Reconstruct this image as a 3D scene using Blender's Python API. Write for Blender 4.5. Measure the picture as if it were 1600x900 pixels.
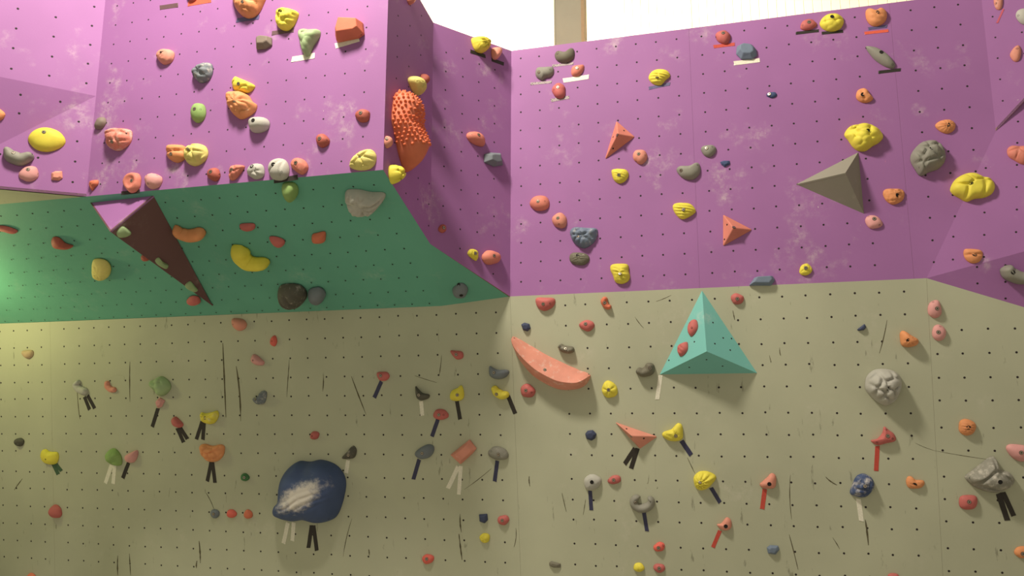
import bpy, math, random
import numpy as np
from mathutils import Matrix, Vector

sc = bpy.context.scene
COL = sc.collection
for o in list(bpy.data.objects):
    bpy.data.objects.remove(o, do_unlink=True)

# ------------------------------------------------------------------ camera
EYE = 1.6                       # eye height above the floor
F = 1230.0                      # focal length for a 1600 px wide frame
PITCH = math.radians(10.0)
cam_d = bpy.data.cameras.new('camera')
cam_d.sensor_width = 36.0
cam_d.lens = F / 1600.0 * 36.0
cam_d.clip_end = 200
cam = bpy.data.objects.new('camera', cam_d)
COL.objects.link(cam)
cam.location = (0, 0, EYE)
cam.rotation_euler = (math.radians(90) + PITCH, 0, 0)
sc.camera = cam

# ------------------------------------------------------------------ light
world = bpy.data.worlds.new('hall_ambient')
sc.world = world
world.use_nodes = True
bg = world.node_tree.nodes['Background']
bg.inputs[0].default_value = (1.0, 0.93, 0.72, 1)
bg.inputs[1].default_value = 0.38

def lamp(name, loc, power, color, radius):
    d = bpy.data.lights.new(name, 'POINT')
    d.energy = power
    d.color = color
    d.shadow_soft_size = radius
    o = bpy.data.objects.new(name, d)
    COL.objects.link(o)
    o.location = loc
    return o

lamp('hall_lamp', (-1.95, 3.4, 5.9 + EYE), 1680, (1.0, 0.92, 0.76), 0.4)
lamp('underside_lamp', (-5.42, 6.85, 1.1 + EYE), 42, (1.0, 0.95, 0.42), 0.12)
lamp('cladding_lamp', (-0.5, 8.0, 2.3 + EYE), 3600, (1.0, 0.95, 0.80), 0.25)

sc.view_settings.view_transform = 'Standard'
sc.view_settings.look = 'None'
sc.view_settings.gamma = 1.0
sc.view_settings.use_curve_mapping = False
sc.view_settings.exposure = 0.0

# ------------------------------------------------------------------ helpers
rng = random.Random(7)
V3 = np.array
UP = V3([0., 0., 1.])
CAMP = V3([0., 0., EYE])

def nrm(v):
    return v / np.linalg.norm(v)

def ray(x, y):
    a, b = (x - 800) / F, (y - 450) / F
    return V3([a, math.cos(PITCH) + b * math.sin(PITCH), math.sin(PITCH) - b * math.cos(PITCH)])

class Plane:
    """a wall face: a point, the outward normal, and the horizontal / upward axes in the face"""
    def __init__(self, p, n, u=None):
        self.p = V3(p, dtype=float)
        self.n = nrm(V3(n, dtype=float))
        if u is None:
            u = np.cross(UP, self.n) * 1.0
            u = nrm(u)
            if u[0] < 0:
                u = -u
        self.u = nrm(u - self.n * (u @ self.n))
        self.v = np.cross(self.n, self.u)
    def hit(self, x, y, h=0.0):
        d = ray(x, y)
        t = ((self.p + self.n * h - CAMP) @ self.n) / (d @ self.n)
        return CAMP + d * t
    def loc(self, q):
        r = q - self.p
        return V3([r @ self.u, r @ self.v])
    def at(self, a, b, h=0.0):
        return self.p + self.u * a + self.v * b + self.n * h

def plane3(a, b, c):
    n = np.cross(b - a, c - a)
    if n @ (CAMP - a) < 0:
        n = -n
    return Plane(a, n)

def srgb(r, g, b):
    def f(c):
        c /= 255.0
        return c / 12.92 if c <= 0.04045 else ((c + 0.055) / 1.055) ** 2.4
    return (f(r), f(g), f(b))

def mesh_obj(name, verts, faces, mats, parent=None, smooth=False, mw=None, mat_idx=None):
    me = bpy.data.meshes.new(name)
    me.from_pydata([tuple(map(float, v)) for v in verts], [], [tuple(int(i) for i in f) for f in faces])
    for m in (mats if isinstance(mats, (list, tuple)) else [mats]):
        me.materials.append(m)
    if mat_idx is not None:
        me.polygons.foreach_set('material_index', mat_idx)
    if smooth:
        me.polygons.foreach_set('use_smooth', [True] * len(me.polygons))
    me.update()
    o = bpy.data.objects.new(name, me)
    COL.objects.link(o)
    if parent is not None:
        o.parent = parent
        if mw is None:          # vertices are in world space: undo the parent's placement
            o.matrix_parent_inverse = parent.matrix_basis.inverted()
    if mw is not None:
        o.matrix_basis = mw
    return o

def frame(pl, q):
    m = Matrix.Identity(4)
    for i in range(3):
        m[i][0], m[i][1], m[i][2], m[i][3] = pl.u[i], pl.v[i], pl.n[i], q[i]
    return m

def empty(name, loc):
    o = bpy.data.objects.new(name, None)
    o.empty_display_size = 0.1
    COL.objects.link(o)
    o.location = loc
    return o

# ------------------------------------------------------------------ materials
def new_mat(name):
    m = bpy.data.materials.new(name)
    m.use_nodes = True
    nt = m.node_tree
    return m, nt, nt.nodes['Principled BSDF']

def N(nt, kind, **kw):
    n = nt.nodes.new(kind)
    for k, v in kw.items():
        setattr(n, k, v)
    return n

def ramp(nt, src, lo, hi, a=0.0, b=1.0):
    r = N(nt, 'ShaderNodeMapRange')
    r.interpolation_type = 'SMOOTHSTEP'
    r.inputs[1].default_value = lo
    r.inputs[2].default_value = hi
    r.inputs[3].default_value = a
    r.inputs[4].default_value = b
    nt.links.new(src, r.inputs[0])
    return r.outputs[0]

def noise(nt, vec, scale, detail=4.0, rough=0.55):
    n = N(nt, 'ShaderNodeTexNoise')
    n.inputs['Scale'].default_value = scale
    n.inputs['Detail'].default_value = detail
    n.inputs['Roughness'].default_value = rough
    nt.links.new(vec, n.inputs['Vector'])
    return n.outputs['Fac']

def math_(nt, op, a, b):
    n = N(nt, 'ShaderNodeMath', operation=op)
    for i, s in enumerate((a, b)):
        if isinstance(s, (int, float)):
            n.inputs[i].default_value = s
        else:
            nt.links.new(s, n.inputs[i])
    return n.outputs[0]

def mix(nt, fac, a, b):
    n = N(nt, 'ShaderNodeMix', data_type='RGBA')
    if isinstance(fac, (int, float)):
        n.inputs[0].default_value = fac
    else:
        nt.links.new(fac, n.inputs[0])
    for i, s in ((6, a), (7, b)):
        if isinstance(s, tuple):
            n.inputs[i].default_value = (*s[:3], 1)
        else:
            nt.links.new(s, n.inputs[i])
    return n.outputs[2]

CHALK = srgb(226, 216, 206)

def wall_mat(name, col, chalk=0.5, scuff=0.0, rough=0.62, spec=0.25):
    """painted textured plywood with chalk haze, hand smears, grain and rubber scuffs"""
    m, nt, b = new_mat(name)
    tc = N(nt, 'ShaderNodeTexCoord').outputs['Object']
    big = noise(nt, tc, 0.9, 3)
    mid = noise(nt, tc, 2.6, 5, 0.6)
    fine = noise(nt, tc, 17.0, 6, 0.7)
    spk = noise(nt, tc, 46.0, 2, 0.5)
    var = mix(nt, ramp(nt, big, 0.3, 0.7), tuple(c * 0.93 for c in col), tuple(min(1, c * 1.06) for c in col))
    haze = math_(nt, 'MULTIPLY', ramp(nt, mid, 0.55, 0.80), ramp(nt, fine, 0.38, 0.66))
    haze = math_(nt, 'MULTIPLY', haze, chalk)
    dots = math_(nt, 'MULTIPLY', ramp(nt, spk, 0.755, 0.79), ramp(nt, mid, 0.52, 0.66))
    dots = math_(nt, 'MULTIPLY', dots, min(1.0, chalk * 1.2))
    out = mix(nt, haze, var, CHALK)
    out = mix(nt, dots, out, CHALK)
    if scuff > 0:
        mp = N(nt, 'ShaderNodeMapping')
        mp.inputs['Scale'].default_value = (9.0, 9.0, 1.3)
        nt.links.new(tc, mp.inputs['Vector'])
        st = noise(nt, mp.outputs[0], 2.2, 5, 0.65)
        sm = math_(nt, 'MULTIPLY', ramp(nt, st, 0.64, 0.72), scuff)
        out = mix(nt, sm, out, srgb(70, 62, 48))
    nt.links.new(out, b.inputs['Base Color'])
    b.inputs['Roughness'].default_value = rough
    b.inputs['Specular IOR Level'].default_value = spec
    bp = N(nt, 'ShaderNodeBump')
    bp.inputs['Strength'].default_value = 0.12
    bp.inputs['Distance'].default_value = 0.004
    nt.links.new(noise(nt, tc, 120.0, 3), bp.inputs['Height'])
    nt.links.new(bp.outputs[0], b.inputs['Normal'])
    return m

def flat_mat(name, col, rough=0.7, metal=0.0, var=0.06, scale=30.0):
    m, nt, b = new_mat(name)
    tc = N(nt, 'ShaderNodeTexCoord').outputs['Object']
    n = noise(nt, tc, scale, 3)
    c = mix(nt, ramp(nt, n, 0.3, 0.7), tuple(x * (1 - var) for x in col), tuple(min(1, x * (1 + var)) for x in col))
    nt.links.new(c, b.inputs['Base Color'])
    b.inputs['Roughness'].default_value = rough
    b.inputs['Metallic'].default_value = metal
    return m

def hold_material():
    """cast resin; colour from the object, chalk dust amount from the object colour's alpha"""
    m, nt, b = new_mat('cast_resin')
    tc = N(nt, 'ShaderNodeTexCoord').outputs['Object']
    oi = N(nt, 'ShaderNodeObjectInfo')
    off = N(nt, 'ShaderNodeVectorMath', operation='ADD')
    nt.links.new(tc, off.inputs[0])
    sclr = N(nt, 'ShaderNodeVectorMath', operation='SCALE')
    sclr.inputs[0].default_value = (37.0, 11.0, 23.0)
    nt.links.new(oi.outputs['Random'], sclr.inputs['Scale'])
    nt.links.new(sclr.outputs[0], off.inputs[1])
    vec = off.outputs[0]
    n1 = noise(nt, vec, 22.0, 5, 0.65)
    n2 = noise(nt, vec, 7.0, 3, 0.5)
    hsv = N(nt, 'ShaderNodeHueSaturation')
    nt.links.new(oi.outputs['Color'], hsv.inputs['Color'])
    nt.links.new(ramp(nt, n2, 0.2, 0.8, 0.9, 1.1), hsv.inputs['Value'])
    a = math_(nt, 'MULTIPLY', oi.outputs['Alpha'], 1.0)
    lo = math_(nt, 'SUBTRACT', 0.80, math_(nt, 'MULTIPLY', a, 0.55))
    r = N(nt, 'ShaderNodeMapRange')
    r.interpolation_type = 'SMOOTHSTEP'
    nt.links.new(n1, r.inputs[0])
    nt.links.new(lo, r.inputs[1])
    nt.links.new(math_(nt, 'ADD', lo, 0.25), r.inputs[2])
    fac = math_(nt, 'MULTIPLY', r.outputs[0], math_(nt, 'MINIMUM', math_(nt, 'ADD', math_(nt, 'MULTIPLY', a, 0.6), 0.25), 0.9))
    out = mix(nt, fac, hsv.outputs[0], CHALK)
    nt.links.new(out, b.inputs['Base Color'])
    b.inputs['Roughness'].default_value = 0.62
    b.inputs['Specular IOR Level'].default_value = 0.3
    bp = N(nt, 'ShaderNodeBump')
    bp.inputs['Strength'].default_value = 0.25
    bp.inputs['Distance'].default_value = 0.003
    nt.links.new(noise(nt, tc, 160.0, 3), bp.inputs['Height'])
    nt.links.new(bp.outputs[0], b.inputs['Normal'])
    return m

M_PURPLE = wall_mat('purple_wall_paint', srgb(160, 107, 164), chalk=0.55)
M_GREEN = wall_mat('green_wall_paint', srgb(104, 170, 150), chalk=0.22)
M_GREY = wall_mat('grey_wall_paint', srgb(185, 185, 162), chalk=0.25, scuff=0.42)
M_PLY = flat_mat('plywood_edge', srgb(150, 120, 105), 0.8, scale=60)
M_TEAL = wall_mat('teal_volume_paint', srgb(126, 194, 188), chalk=0.5)
M_VGREY = wall_mat('grey_volume_paint', srgb(150, 146, 132), chalk=0.35)
M_VSHADED = wall_mat('maroon_shaded_sides', srgb(112, 80, 82), chalk=0.35)  # darker brown for the wedge's unlit sides: shade put into the colour
M_HOLD = hold_material()
M_STEEL = flat_mat('bolt_steel', srgb(175, 165, 150), 0.35, 0.9)
M_DARK = flat_mat('dark_socket', srgb(22, 18, 16), 0.8)
M_RECESS = flat_mat('bolt_recess', srgb(74, 58, 52), 0.8)
M_TNUT = flat_mat('bolt_hole_black', srgb(38, 28, 30), 0.8)
M_SCUFF = flat_mat('rubber_scuff', srgb(88, 80, 58), 0.8, var=0.3)
M_CLAD = flat_mat('cream_cladding', srgb(222, 214, 188), 0.6, var=0.03, scale=3)
M_COLUMN = flat_mat('column_paint', srgb(100, 98, 84), 0.6, var=0.04, scale=5)
M_COLUMN_EDGE = flat_mat('column_flange_paint', srgb(110, 88, 56), 0.6)
M_MAT = flat_mat('floor_mat_vinyl', srgb(172, 168, 156), 0.7, scale=4)
M_CORD = flat_mat('grey_cord', srgb(120, 116, 100), 0.7)
TAPE = {}
for nm, c in dict(black=(44, 37, 32), navy=(52, 52, 84), white=(232, 226, 210), red=(196, 74, 62), orange=(226, 96, 74),
                  green=(62, 92, 66), blue=(92, 84, 128), brown=(100, 72, 78), speckled=(150, 140, 140), pinkred=(200, 90, 110)).items():
    TAPE[nm] = flat_mat(nm + '_tape', srgb(*c), 0.55, var=0.08, scale=90)
def speckle():
    m = TAPE['speckled']; nt = m.node_tree; b = nt.nodes['Principled BSDF']
    tc = N(nt, 'ShaderNodeTexCoord').outputs['Object']
    v = N(nt, 'ShaderNodeTexVoronoi'); v.inputs['Scale'].default_value = 75.0
    nt.links.new(tc, v.inputs['Vector'])
    nt.links.new(mix(nt, ramp(nt, v.outputs['Distance'], 0.25, 0.4), srgb(66, 58, 62), srgb(160, 142, 146)), b.inputs['Base Color'])
speckle()

# ------------------------------------------------------------------ wall planes
YAW = math.radians(15)
uW = V3([math.cos(YAW), -math.sin(YAW), 0])
nW = V3([-math.sin(YAW), -math.cos(YAW), 0])
TOP = 3.31 + EYE
SEAM = 1.085 + EYE
LOW = 1.82 + EYE
R = Plane([0.07, 6.54, 2.55 + EYE], nW)
seam0 = R.hit(1100, 450); seam0[2] = SEAM
tilt = math.radians(8.5)
G = Plane(seam0, nW * math.cos(tilt) + UP * -math.sin(tilt))
B = Plane([-2.43, 5.83, 3.11 + EYE], nW)
def at_z(q, z):
    q = q.copy(); q[2] = z; return q
corner = R.hit(797, 463); corner[2] = SEAM
cor_t = at_z(R.hit(799, 76), TOP)
S2 = plane3(corner, cor_t, Plane(R.hit(798, 270), [0.63, -0.775, -0.03]).hit(670, 220))
# box front corners
TOPB = 3.58 + EYE
b_edge = B.hit(602, 150)
b_tr, b_br = at_z(b_edge, TOPB), at_z(b_edge, LOW)
e_mid = B.hit(150, 150)
b_bl, b_tl = at_z(e_mid, LOW), at_z(e_mid, TOPB + 0.35)
cr_t = S2.hit(677, 35)
S1 = plane3(b_tr, b_br, cr_t)
cdir = nrm(np.cross(S1.n, S2.n))
def on_g(x, y):
    return G.hit(x, y)
g_a = on_g(690, 478)
g_l = on_g(0, 506)
g_ll = g_l + (g_l - on_g(600, 485)) * 0.45
b_bll = b_bl + (b_bl - b_br) * 0.75
U = plane3(b_br, b_bl, on_g(300, 496))
cr_b = cr_t + cdir * (((U.p - cr_t) @ U.n) / (cdir @ U.n))
U2 = plane3(b_br, g_a, cr_b)
U3 = plane3(cr_b, g_a, corner)
# left facets
L1 = Plane(e_mid, [0.52, -0.85, 0.0])
q1 = L1.hit(0, 120)
zray = ray(0, 295); p3 = CAMP + zray * ((LOW - EYE) / zray[2])
L3 = plane3(e_mid, b_bl, p3)
q2 = L3.hit(0, 225)
L2 = plane3(e_mid, q1, q2)
# right facets
r_t = at_z(R.hit(1545, 100), TOP)
r_m = R.hit(1556, 205)
r_b = R.hit(1448, 437); r_b[2] = SEAM
ang = math.radians(-19)
d2 = V3([math.cos(ang), math.sin(ang), 0])
R2 = Plane(r_m, np.cross(d2, UP) if np.cross(d2, UP) @ (CAMP - r_m) > 0 else -np.cross(d2, UP))
q_r = R2.hit(1600, 158)
ang2 = math.radians(-29)
d3 = V3([math.cos(ang2), math.sin(ang2), 0])
R2 = Plane(r_m, np.cross(d3, UP) if np.cross(d3, UP) @ (CAMP - r_m) > 0 else -np.cross(d3, UP))
q_r2 = R2.hit(1600, 158)
R3 = plane3(r_m, r_b, q_r)
t_r = R3.hit(1600, 393)
g_r = on_g(1600, 480)
R4 = plane3(r_b, t_r, g_r)

# ------------------------------------------------------------------ wall slabs
def slab(name, pts, pl_n, mat, parent=None, thick=0.022, edge=None):
    pts = [V3(p) for p in pts]
    n = np.zeros(3)
    for i in range(len(pts)):
        n += np.cross(pts[i], pts[(i + 1) % len(pts)])
    if n @ pl_n < 0:
        pts = pts[::-1]
    k = len(pts)
    verts = pts + [p - pl_n * thick for p in pts]
    faces, idx = [], []
    if k == 3:
        faces, idx = [(0, 1, 2), (5, 4, 3)], [0, 1]
    else:
        faces, idx = [tuple(range(k)), tuple(range(2 * k - 1, k - 1, -1))], [0, 1]
    for i in range(k):
        j = (i + 1) % k
        faces.append((i, i + k, j + k, j))
        idx.append(1)
    return mesh_obj(name, verts, faces, [mat, edge or M_PLY], parent, mat_idx=idx)

def structure(o, label, cat='wall'):
    o['kind'] = 'structure'
    o['label'] = label
    o['category'] = cat
    return o

def inside(p, poly):
    x, y = p
    c = False
    for i in range(len(poly)):
        x1, y1 = poly[i]; x2, y2 = poly[i - 1]
        if (y1 > y) != (y2 > y) and x < (x2 - x1) * (y - y1) / (y2 - y1) + x1:
            c = not c
    return c

def holes(parent, pl, pts, r=0.0075):
    """bolt holes of a wall face: small dark sunk nuts, joined"""
    verts, faces = [], []
    for (a, b) in pts:
        k = len(verts)
        for rr, h in ((r * 1.12, 0.0), (r, 0.0009), (r * 0.55, 0.0004)):
            for i in range(8):
                t = i * math.pi / 4 + 0.3
                verts.append(pl.at(a + rr * math.cos(t), b + rr * math.sin(t), h))
        for q in (0, 8):
            for i in range(8):
                j = (i + 1) % 8
                faces.append((k + q + i, k + q + j, k + q + 8 + j, k + q + 8 + i))
        faces.append(tuple(k + 16 + i for i in range(8)))
    if not verts:
        return
    o = mesh_obj('bolt_holes', verts, faces, M_TNUT, parent)
    o['kind'] = 'stuff'
    return o

def lattice(pl, poly3, anchor, su, sv, lean=0.0, margin=0.03):
    poly = [tuple(pl.loc(p)) for p in poly3]
    cx = sum(p[0] for p in poly) / len(poly); cy = sum(p[1] for p in poly) / len(poly)
    poly = [(cx + (x - cx) * (1 - margin), cy + (y - cy) * (1 - margin)) for x, y in poly]
    a0, b0 = pl.loc(pl.hit(*anchor))
    out = []
    for i in range(-60, 61):
        for j in range(-40, 41):
            p = (a0 + i * su + j * lean, b0 + j * sv)
            if inside(p, poly):
                out.append((p[0] + rng.uniform(-1, 1) * 0.003, p[1] + rng.uniform(-1, 1) * 0.003))
    return out

def cols_rows(pl, cols, rows):
    out = []
    for a in cols:
        for b in rows:
            out.append((a + rng.uniform(-1, 1) * 0.003, b + rng.uniform(-1, 1) * 0.003))
    return out

# upper right purple wall: three boards with fine joints
w = structure(empty('wall_right', at_z(seam0, SEAM)), 'purple upper climbing wall right of the corner, full of bolt holes')
W_RIGHT = w
def top_pt(q): return at_z(q, TOP)
j1 = R.hit(1087, 300); j2 = R.hit(1416, 300)
GAP = uW * 0.0005
segs = [(corner, j1), (j1, j2)]
for a, c in segs:
    slab('panel', [at_z(a, SEAM) + GAP, at_z(c, SEAM) - GAP, at_z(c, TOP) - GAP, at_z(a, TOP) + GAP], R.n, M_PURPLE, w)
slab('panel', [at_z(j2, SEAM) + GAP, r_b, r_m, r_t, at_z(j2, TOP) + GAP], R.n, M_PURPLE, w)
slab('backing', [at_z(corner, SEAM) - nW * .024 - uW * .08, r_b - nW * .024, at_z(r_b, TOP - .02) - nW * .024, at_z(corner, TOP - .02) - nW * .024 - uW * .08], R.n, M_PLY, w)  # added unseen sheet, stops lamp light leaking through the joints
a0 = R.loc(R.hit(813.75, 203.75))
colsR = [a0[0] + 0.17 * i for i in range(9)]
c9 = R.loc(R.hit(1106, 267.5))[0]
colsR += [c9 + 0.17 * i for i in range(8)]
c17 = R.loc(R.hit(1425, 45))[0]
rowsR = [a0[1] + 0.1685 * j for j in range(-14, 8)]
zs = lambda b: b + R.p[2]
ptsR = [p for p in cols_rows(R, colsR, rowsR) if SEAM + 0.04 < zs(p[1]) < TOP - 0.03 and p[0] < R.loc(j2)[0] - 0.02]
poly_last = [tuple(R.loc(p)) for p in (at_z(j2, SEAM), r_b, r_m, r_t, at_z(j2, TOP))]
ptsR += [p for p in cols_rows(R, [c17 + 0.17 * i for i in range(5)], rowsR) if inside(p, poly_last) and zs(p[1]) < TOP - 0.03]
holes(w, R, ptsR)
slab('top_rail', [at_z(corner, TOP) - nW * 0.003, at_z(r_t, TOP) - nW * 0.003, at_z(r_t, TOP) - nW * 0.10, at_z(corner, TOP) - nW * 0.10], UP, M_PLY, w, 0.03)

# right facets
far = lambda a, b, k: a + (b - a) * k
q_far = far(r_m, q_r, 7.0); t_far = far(r_b, t_r, 3.0); g_far = far(r_b, g_r, 3.0)
q_far2 = far(r_m, q_r2, 5.0); q_top = at_z(q_far2, q_far2[2] + 1.6)
w = structure(slab('wall_far_right', [r_m, q_far2, q_top, r_t], R2.n, M_PURPLE), 'pale lit purple facet turned inward at the upper right edge')
holes(w, R2, lattice(R2, [r_m, q_far2, q_top, r_t], (1559, 91), 0.17, 0.17, 0.0), 0.006)
slab('ledge', [r_m, q_far2, far(r_m, q_r, 5.0)], -UP, M_PURPLE, w)
w = structure(slab('wall_right_fold', [r_m, r_b, t_far, q_far], R3.n, M_PURPLE), 'purple slanted facet below the pale one at the right edge')
holes(w, R3, lattice(R3, [r_m, r_b, t_far, q_far], (1490.5, 336), 0.2, 0.17, 0.02), 0.007)
w = structure(slab('wall_right_underside', [r_b, g_far, t_far], R4.n, M_PURPLE), 'dark purple triangular underside at the right, above the grey wall')
holes(w, R4, lattice(R4, [r_b, g_far, t_far], (1527, 443), 0.18, 0.12), 0.007)

# lower grey wall
floor_z = 0.0
def g_at(ax, z):            # point on G at in-plane u coordinate ax and height z
    return G.at(ax, (z - G.p[2]) / G.v[2])
w = structure(empty('wall_lower', (1.5, 6.2, 0)), 'grey lower climbing wall with black scuffs under the purple wall')
W_LOW = w
au = lambda x, y: G.loc(G.hit(x, y))[0]
s_l, s_m, s_r = au(80, 600), G.loc(corner)[0], G.loc(r_b)[0]
end_l, end_r = G.loc(g_ll)[0], G.loc(g_far)[0]
d = 0.0005
bot = 0.02
g_s = g_l + (g_a - g_l) * ((s_l - G.loc(g_l)[0]) / (G.loc(g_a)[0] - G.loc(g_l)[0]))
slab('panel', [g_at(end_l, bot), g_at(s_l - d, bot), g_s - uW * d, g_ll], G.n, M_GREY, w)
slab('panel', [g_at(s_l + d, bot), g_at(s_m - d, bot), corner - uW * d, g_a, g_s + uW * d], G.n, M_GREY, w)
slab('panel', [g_at(s_m + d, bot), g_at(s_r - d, bot), r_b - uW * d, corner + uW * d], G.n, M_GREY, w)
slab('panel', [g_at(s_r + d, bot), g_at(end_r, bot), g_far, r_b + uW * d], G.n, M_GREY, w)
slab('backing', [g_at(end_l, bot) - G.n * .024, g_at(end_r, bot) - G.n * .024, g_far - G.n * .024, r_b - G.n * .024, corner - G.n * .024, g_a - G.n * .024, g_ll - G.n * .024], G.n, M_PLY, w)  # added behind the boards, out of sight, to block leaking lamp light
bv = lambda x, y: G.loc(G.hit(x, y))[1]
rows_l = [bv(520, y) for y in (498, 528, 558.5, 589, 618.3, 648.8, 679, 709.3, 745.8, 775, 806, 836.7, 867, 897)]
rows_m = [bv(925 + k, y) for k, y in zip((0, 1, 2, 3, 4, 4, 5, 6, 8, 9, 10, 12, 13), (475, 507.5, 544, 575.5, 607.5, 646, 678.5, 711, 749, 781.5, 812.5, 850.5, 884))]
rows_r = [bv(1303 + k, y) for k, y in zip((-6, -4, -2, 0, 1, 3, 6, 6.5, 8.5, 9, 12, 15, 17), (460, 495, 535, 570.5, 605.5, 646, 680.5, 716, 755, 791, 824, 864, 899))]
rows_rr = [bv(1470, y) for y in (516, 553.5, 590.5, 626, 668, 703.5, 744.5, 779.5, 815, 856, 891.5)]
pl_, pr_ = au(269, 542.5), au(747, 583.5)
stp = (pr_ - pl_) / 17.0
cols_l = [pl_ + stp * i for i in range(-7, 20) if s_l + 0.03 < pl_ + stp * i < s_m - 0.03]
cols_ll = [au(65, 551) - 0.172 * i for i in range(0, 10)]
cm0, cm1 = au(921.7, 646), au(1088.7, 645.5)
cols_m = [cm0 + (cm1 - cm0) / 5 * i for i in range(-1, 6)]
cols_m2 = [au(1124.7, 645.7) + 0.17 * i for i in range(0, 10)]
pg = [p for p in cols_rows(G, cols_l + cols_ll, rows_l)]
pg += cols_rows(G, cols_m, rows_m)
c = [x for x in cols_m2 if x < au(1290, 640)]
pg += cols_rows(G, c, rows_m)
cr = [au(1303.5, 570.5) + (au(1418.7, 568) - au(1303.5, 570.5)) / 3 * i for i in range(0, 4)]
pg += cols_rows(G, cr, rows_r)
pg += cols_rows(G, [au(1466.5, 590.5) + 0.172 * i for i in range(0, 5)], rows_rr)
polyg = [tuple(G.loc(p)) for p in (g_ll, g_l, g_a, corner, r_b, g_far)] + [(end_r, -6), (end_l, -6)]
pg = [p for p in pg if inside((p[0], p[1] + 0.03), polyg) and G.at(*p)[2] > 0.1]
holes(w, G, pg, 0.0078)

# scuffs of rubber shoes on the grey wall: thin tapered streaks, joined
verts, faces = [], []
SC = [((348, 536), (350, 580), (353, 652), 2.4), ((369, 572), (376, 612), (376, 658), 2.6), ((549, 588), (560, 618), (572, 648), 1.8),
      ((719, 803), (718, 818), (721, 832), 2.2), ((717, 834), (719, 852), (722, 875), 2.4), ((311, 845), (313, 862), (313, 880), 2.4), ((308, 876), (306, 882), (307, 888), 2.0),
      ((1386, 500), (1382, 526), (1374, 552), 1.6), ((1235, 742), (1232, 775), (1237, 812), 1.2), ((1352, 812), (1355, 830), (1357, 852), 3.0), ((1290, 745), (1297, 753), (1308, 758), 1.8),
      ((452, 562), (450, 590), (448, 620), 1.2), ((505, 585), (506, 600), (504, 612), 1.4), ((827, 744), (826, 752), (828, 760), 2.0), ((878, 770), (881, 785), (885, 800), 1.4),
      ((690, 555), (688, 580), (686, 586), 1.2), ((648, 587), (665, 593), (683, 598), 1.0), ((725, 765), (745, 752), (768, 732), 0.9), ((1074, 715), (1080, 728), (1086, 740), 1.2),
      ((1025, 471), (1038, 467), (1049, 461), 0.8), ((992, 495), (998, 505), (1006, 513), 1.0), ((1460, 704), (1500, 712), (1545, 718), 0.7), ((1430, 692), (1445, 700), (1460, 704), 0.6),
      ((1202, 555), (1206, 570), (1204, 565), 1.2), ((1145, 485), (1147, 495), (1148, 500), 1.5), ((1218, 543), (1218, 552), (1220, 556), 1.2), ((322, 770), (331, 785), (334, 795), 1.2), ((1301, 840), (1308, 850), (1312, 858), 1.2),
      ((35, 748), (28, 757), (22, 766), 1.6), ((184, 868), (183, 885), (184, 899), 2.2), ((202, 865), (203, 880), (204, 899), 1.6), ((154, 605), (202, 560), (202, 620), 0.1), ((203, 565), (202, 590), (203, 628), 1.5),
      ((550, 810), (540, 840), (536, 870), 1.0), ((576, 858), (577, 862), (577, 868), 1.8), ((806, 825), (808, 840), (803, 855), 1.2), ((1010, 755), (1013, 760), (1014, 742), 0.6), ((120, 600), (122, 640), (125, 655), 1.2),
      ((1025, 500), (1022, 780), (1026, 770), 0.05), ((1233, 835), (1240, 860), (1247, 890), 1.6), ((1027, 760), (1028, 765), (1025, 762), 1.0), ((915, 780), (913, 795), (911, 805), 1.0)]
for (p0, p1, p2, wd) in SC:
    k0 = len(verts)
    n_ = 9
    for i in range(n_):
        t = i / (n_ - 1)
        x = (1 - t) ** 2 * p0[0] + 2 * t * (1 - t) * p1[0] + t * t * p2[0]
        y = (1 - t) ** 2 * p0[1] + 2 * t * (1 - t) * p1[1] + t * t * p2[1]
        ww = wd * 0.5 * (0.25 + math.sin(math.pi * min(1, t * 0.9 + 0.05))) * rng.uniform(0.5, 1.0)
        dx, dy = p2[0] - p0[0], p2[1] - p0[1]
        L_ = math.hypot(dx, dy) or 1
        for s in (-1, 1):
            verts.append(G.hit(x - dy / L_ * ww * s, y + dx / L_ * ww * s, 0.0008))
    for i in range(n_ - 1):
        faces.append((k0 + 2 * i, k0 + 2 * i + 1, k0 + 2 * i + 3, k0 + 2 * i + 2))
o = mesh_obj('scuff_marks', verts, faces, M_SCUFF, W_LOW)
o['kind'] = 'stuff'

# box: front, side, return, underside
w = structure(slab('wall_box_front', [b_bl, b_br, b_tr, b_tl], B.n, M_PURPLE), 'purple front face of the protruding box on the left')
holes(w, B, lattice(B, [b_bl, b_br, b_tr, b_tl], (572.5, 43.25), 0.163, 0.172, 0.0, 0.02), 0.0065)
w = structure(slab('wall_box_side', [b_br, cr_b, cr_t, b_tr], S1.n, M_PURPLE), 'shaded narrow side of the protruding box')
holes(w, S1, lattice(S1, [b_br, cr_b, cr_t, b_tr], (640.5, 40), 0.17, 0.17, 0.0, 0.08), 0.0065)
w = structure(slab('wall_box_return', [cr_b, corner, cor_t, cr_t], S2.n, M_PURPLE), 'purple return wall between the box side and the corner')
holes(w, S2, lattice(S2, [cr_b, corner, cor_t, cr_t], (748.5, 100.5), 0.172, 0.165, 0.0, 0.07), 0.0068)
w = structure(empty('wall_underside', tuple((b_br + b_bl) / 2)), 'green sloping underside of the box above the grey wall')
tuck = nrm(on_g(300, 496) - (b_br + b_bl) / 2) * 0.02
slab('panel', [b_bll, b_br, g_a + tuck, g_ll + tuck], U.n, M_GREEN, w)
slab('panel', [b_br, g_a + tuck, cr_b], U2.n, M_GREEN, w)
slab('panel', [cr_b, g_a + tuck, corner + tuck + uW * .01], U3.n, M_GREEN, w)
holes(w, U, lattice(U, [b_bll, b_br, g_a, g_ll], (521, 294), 0.163, 0.172, 0.0, 0.03), 0.0062)
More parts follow.
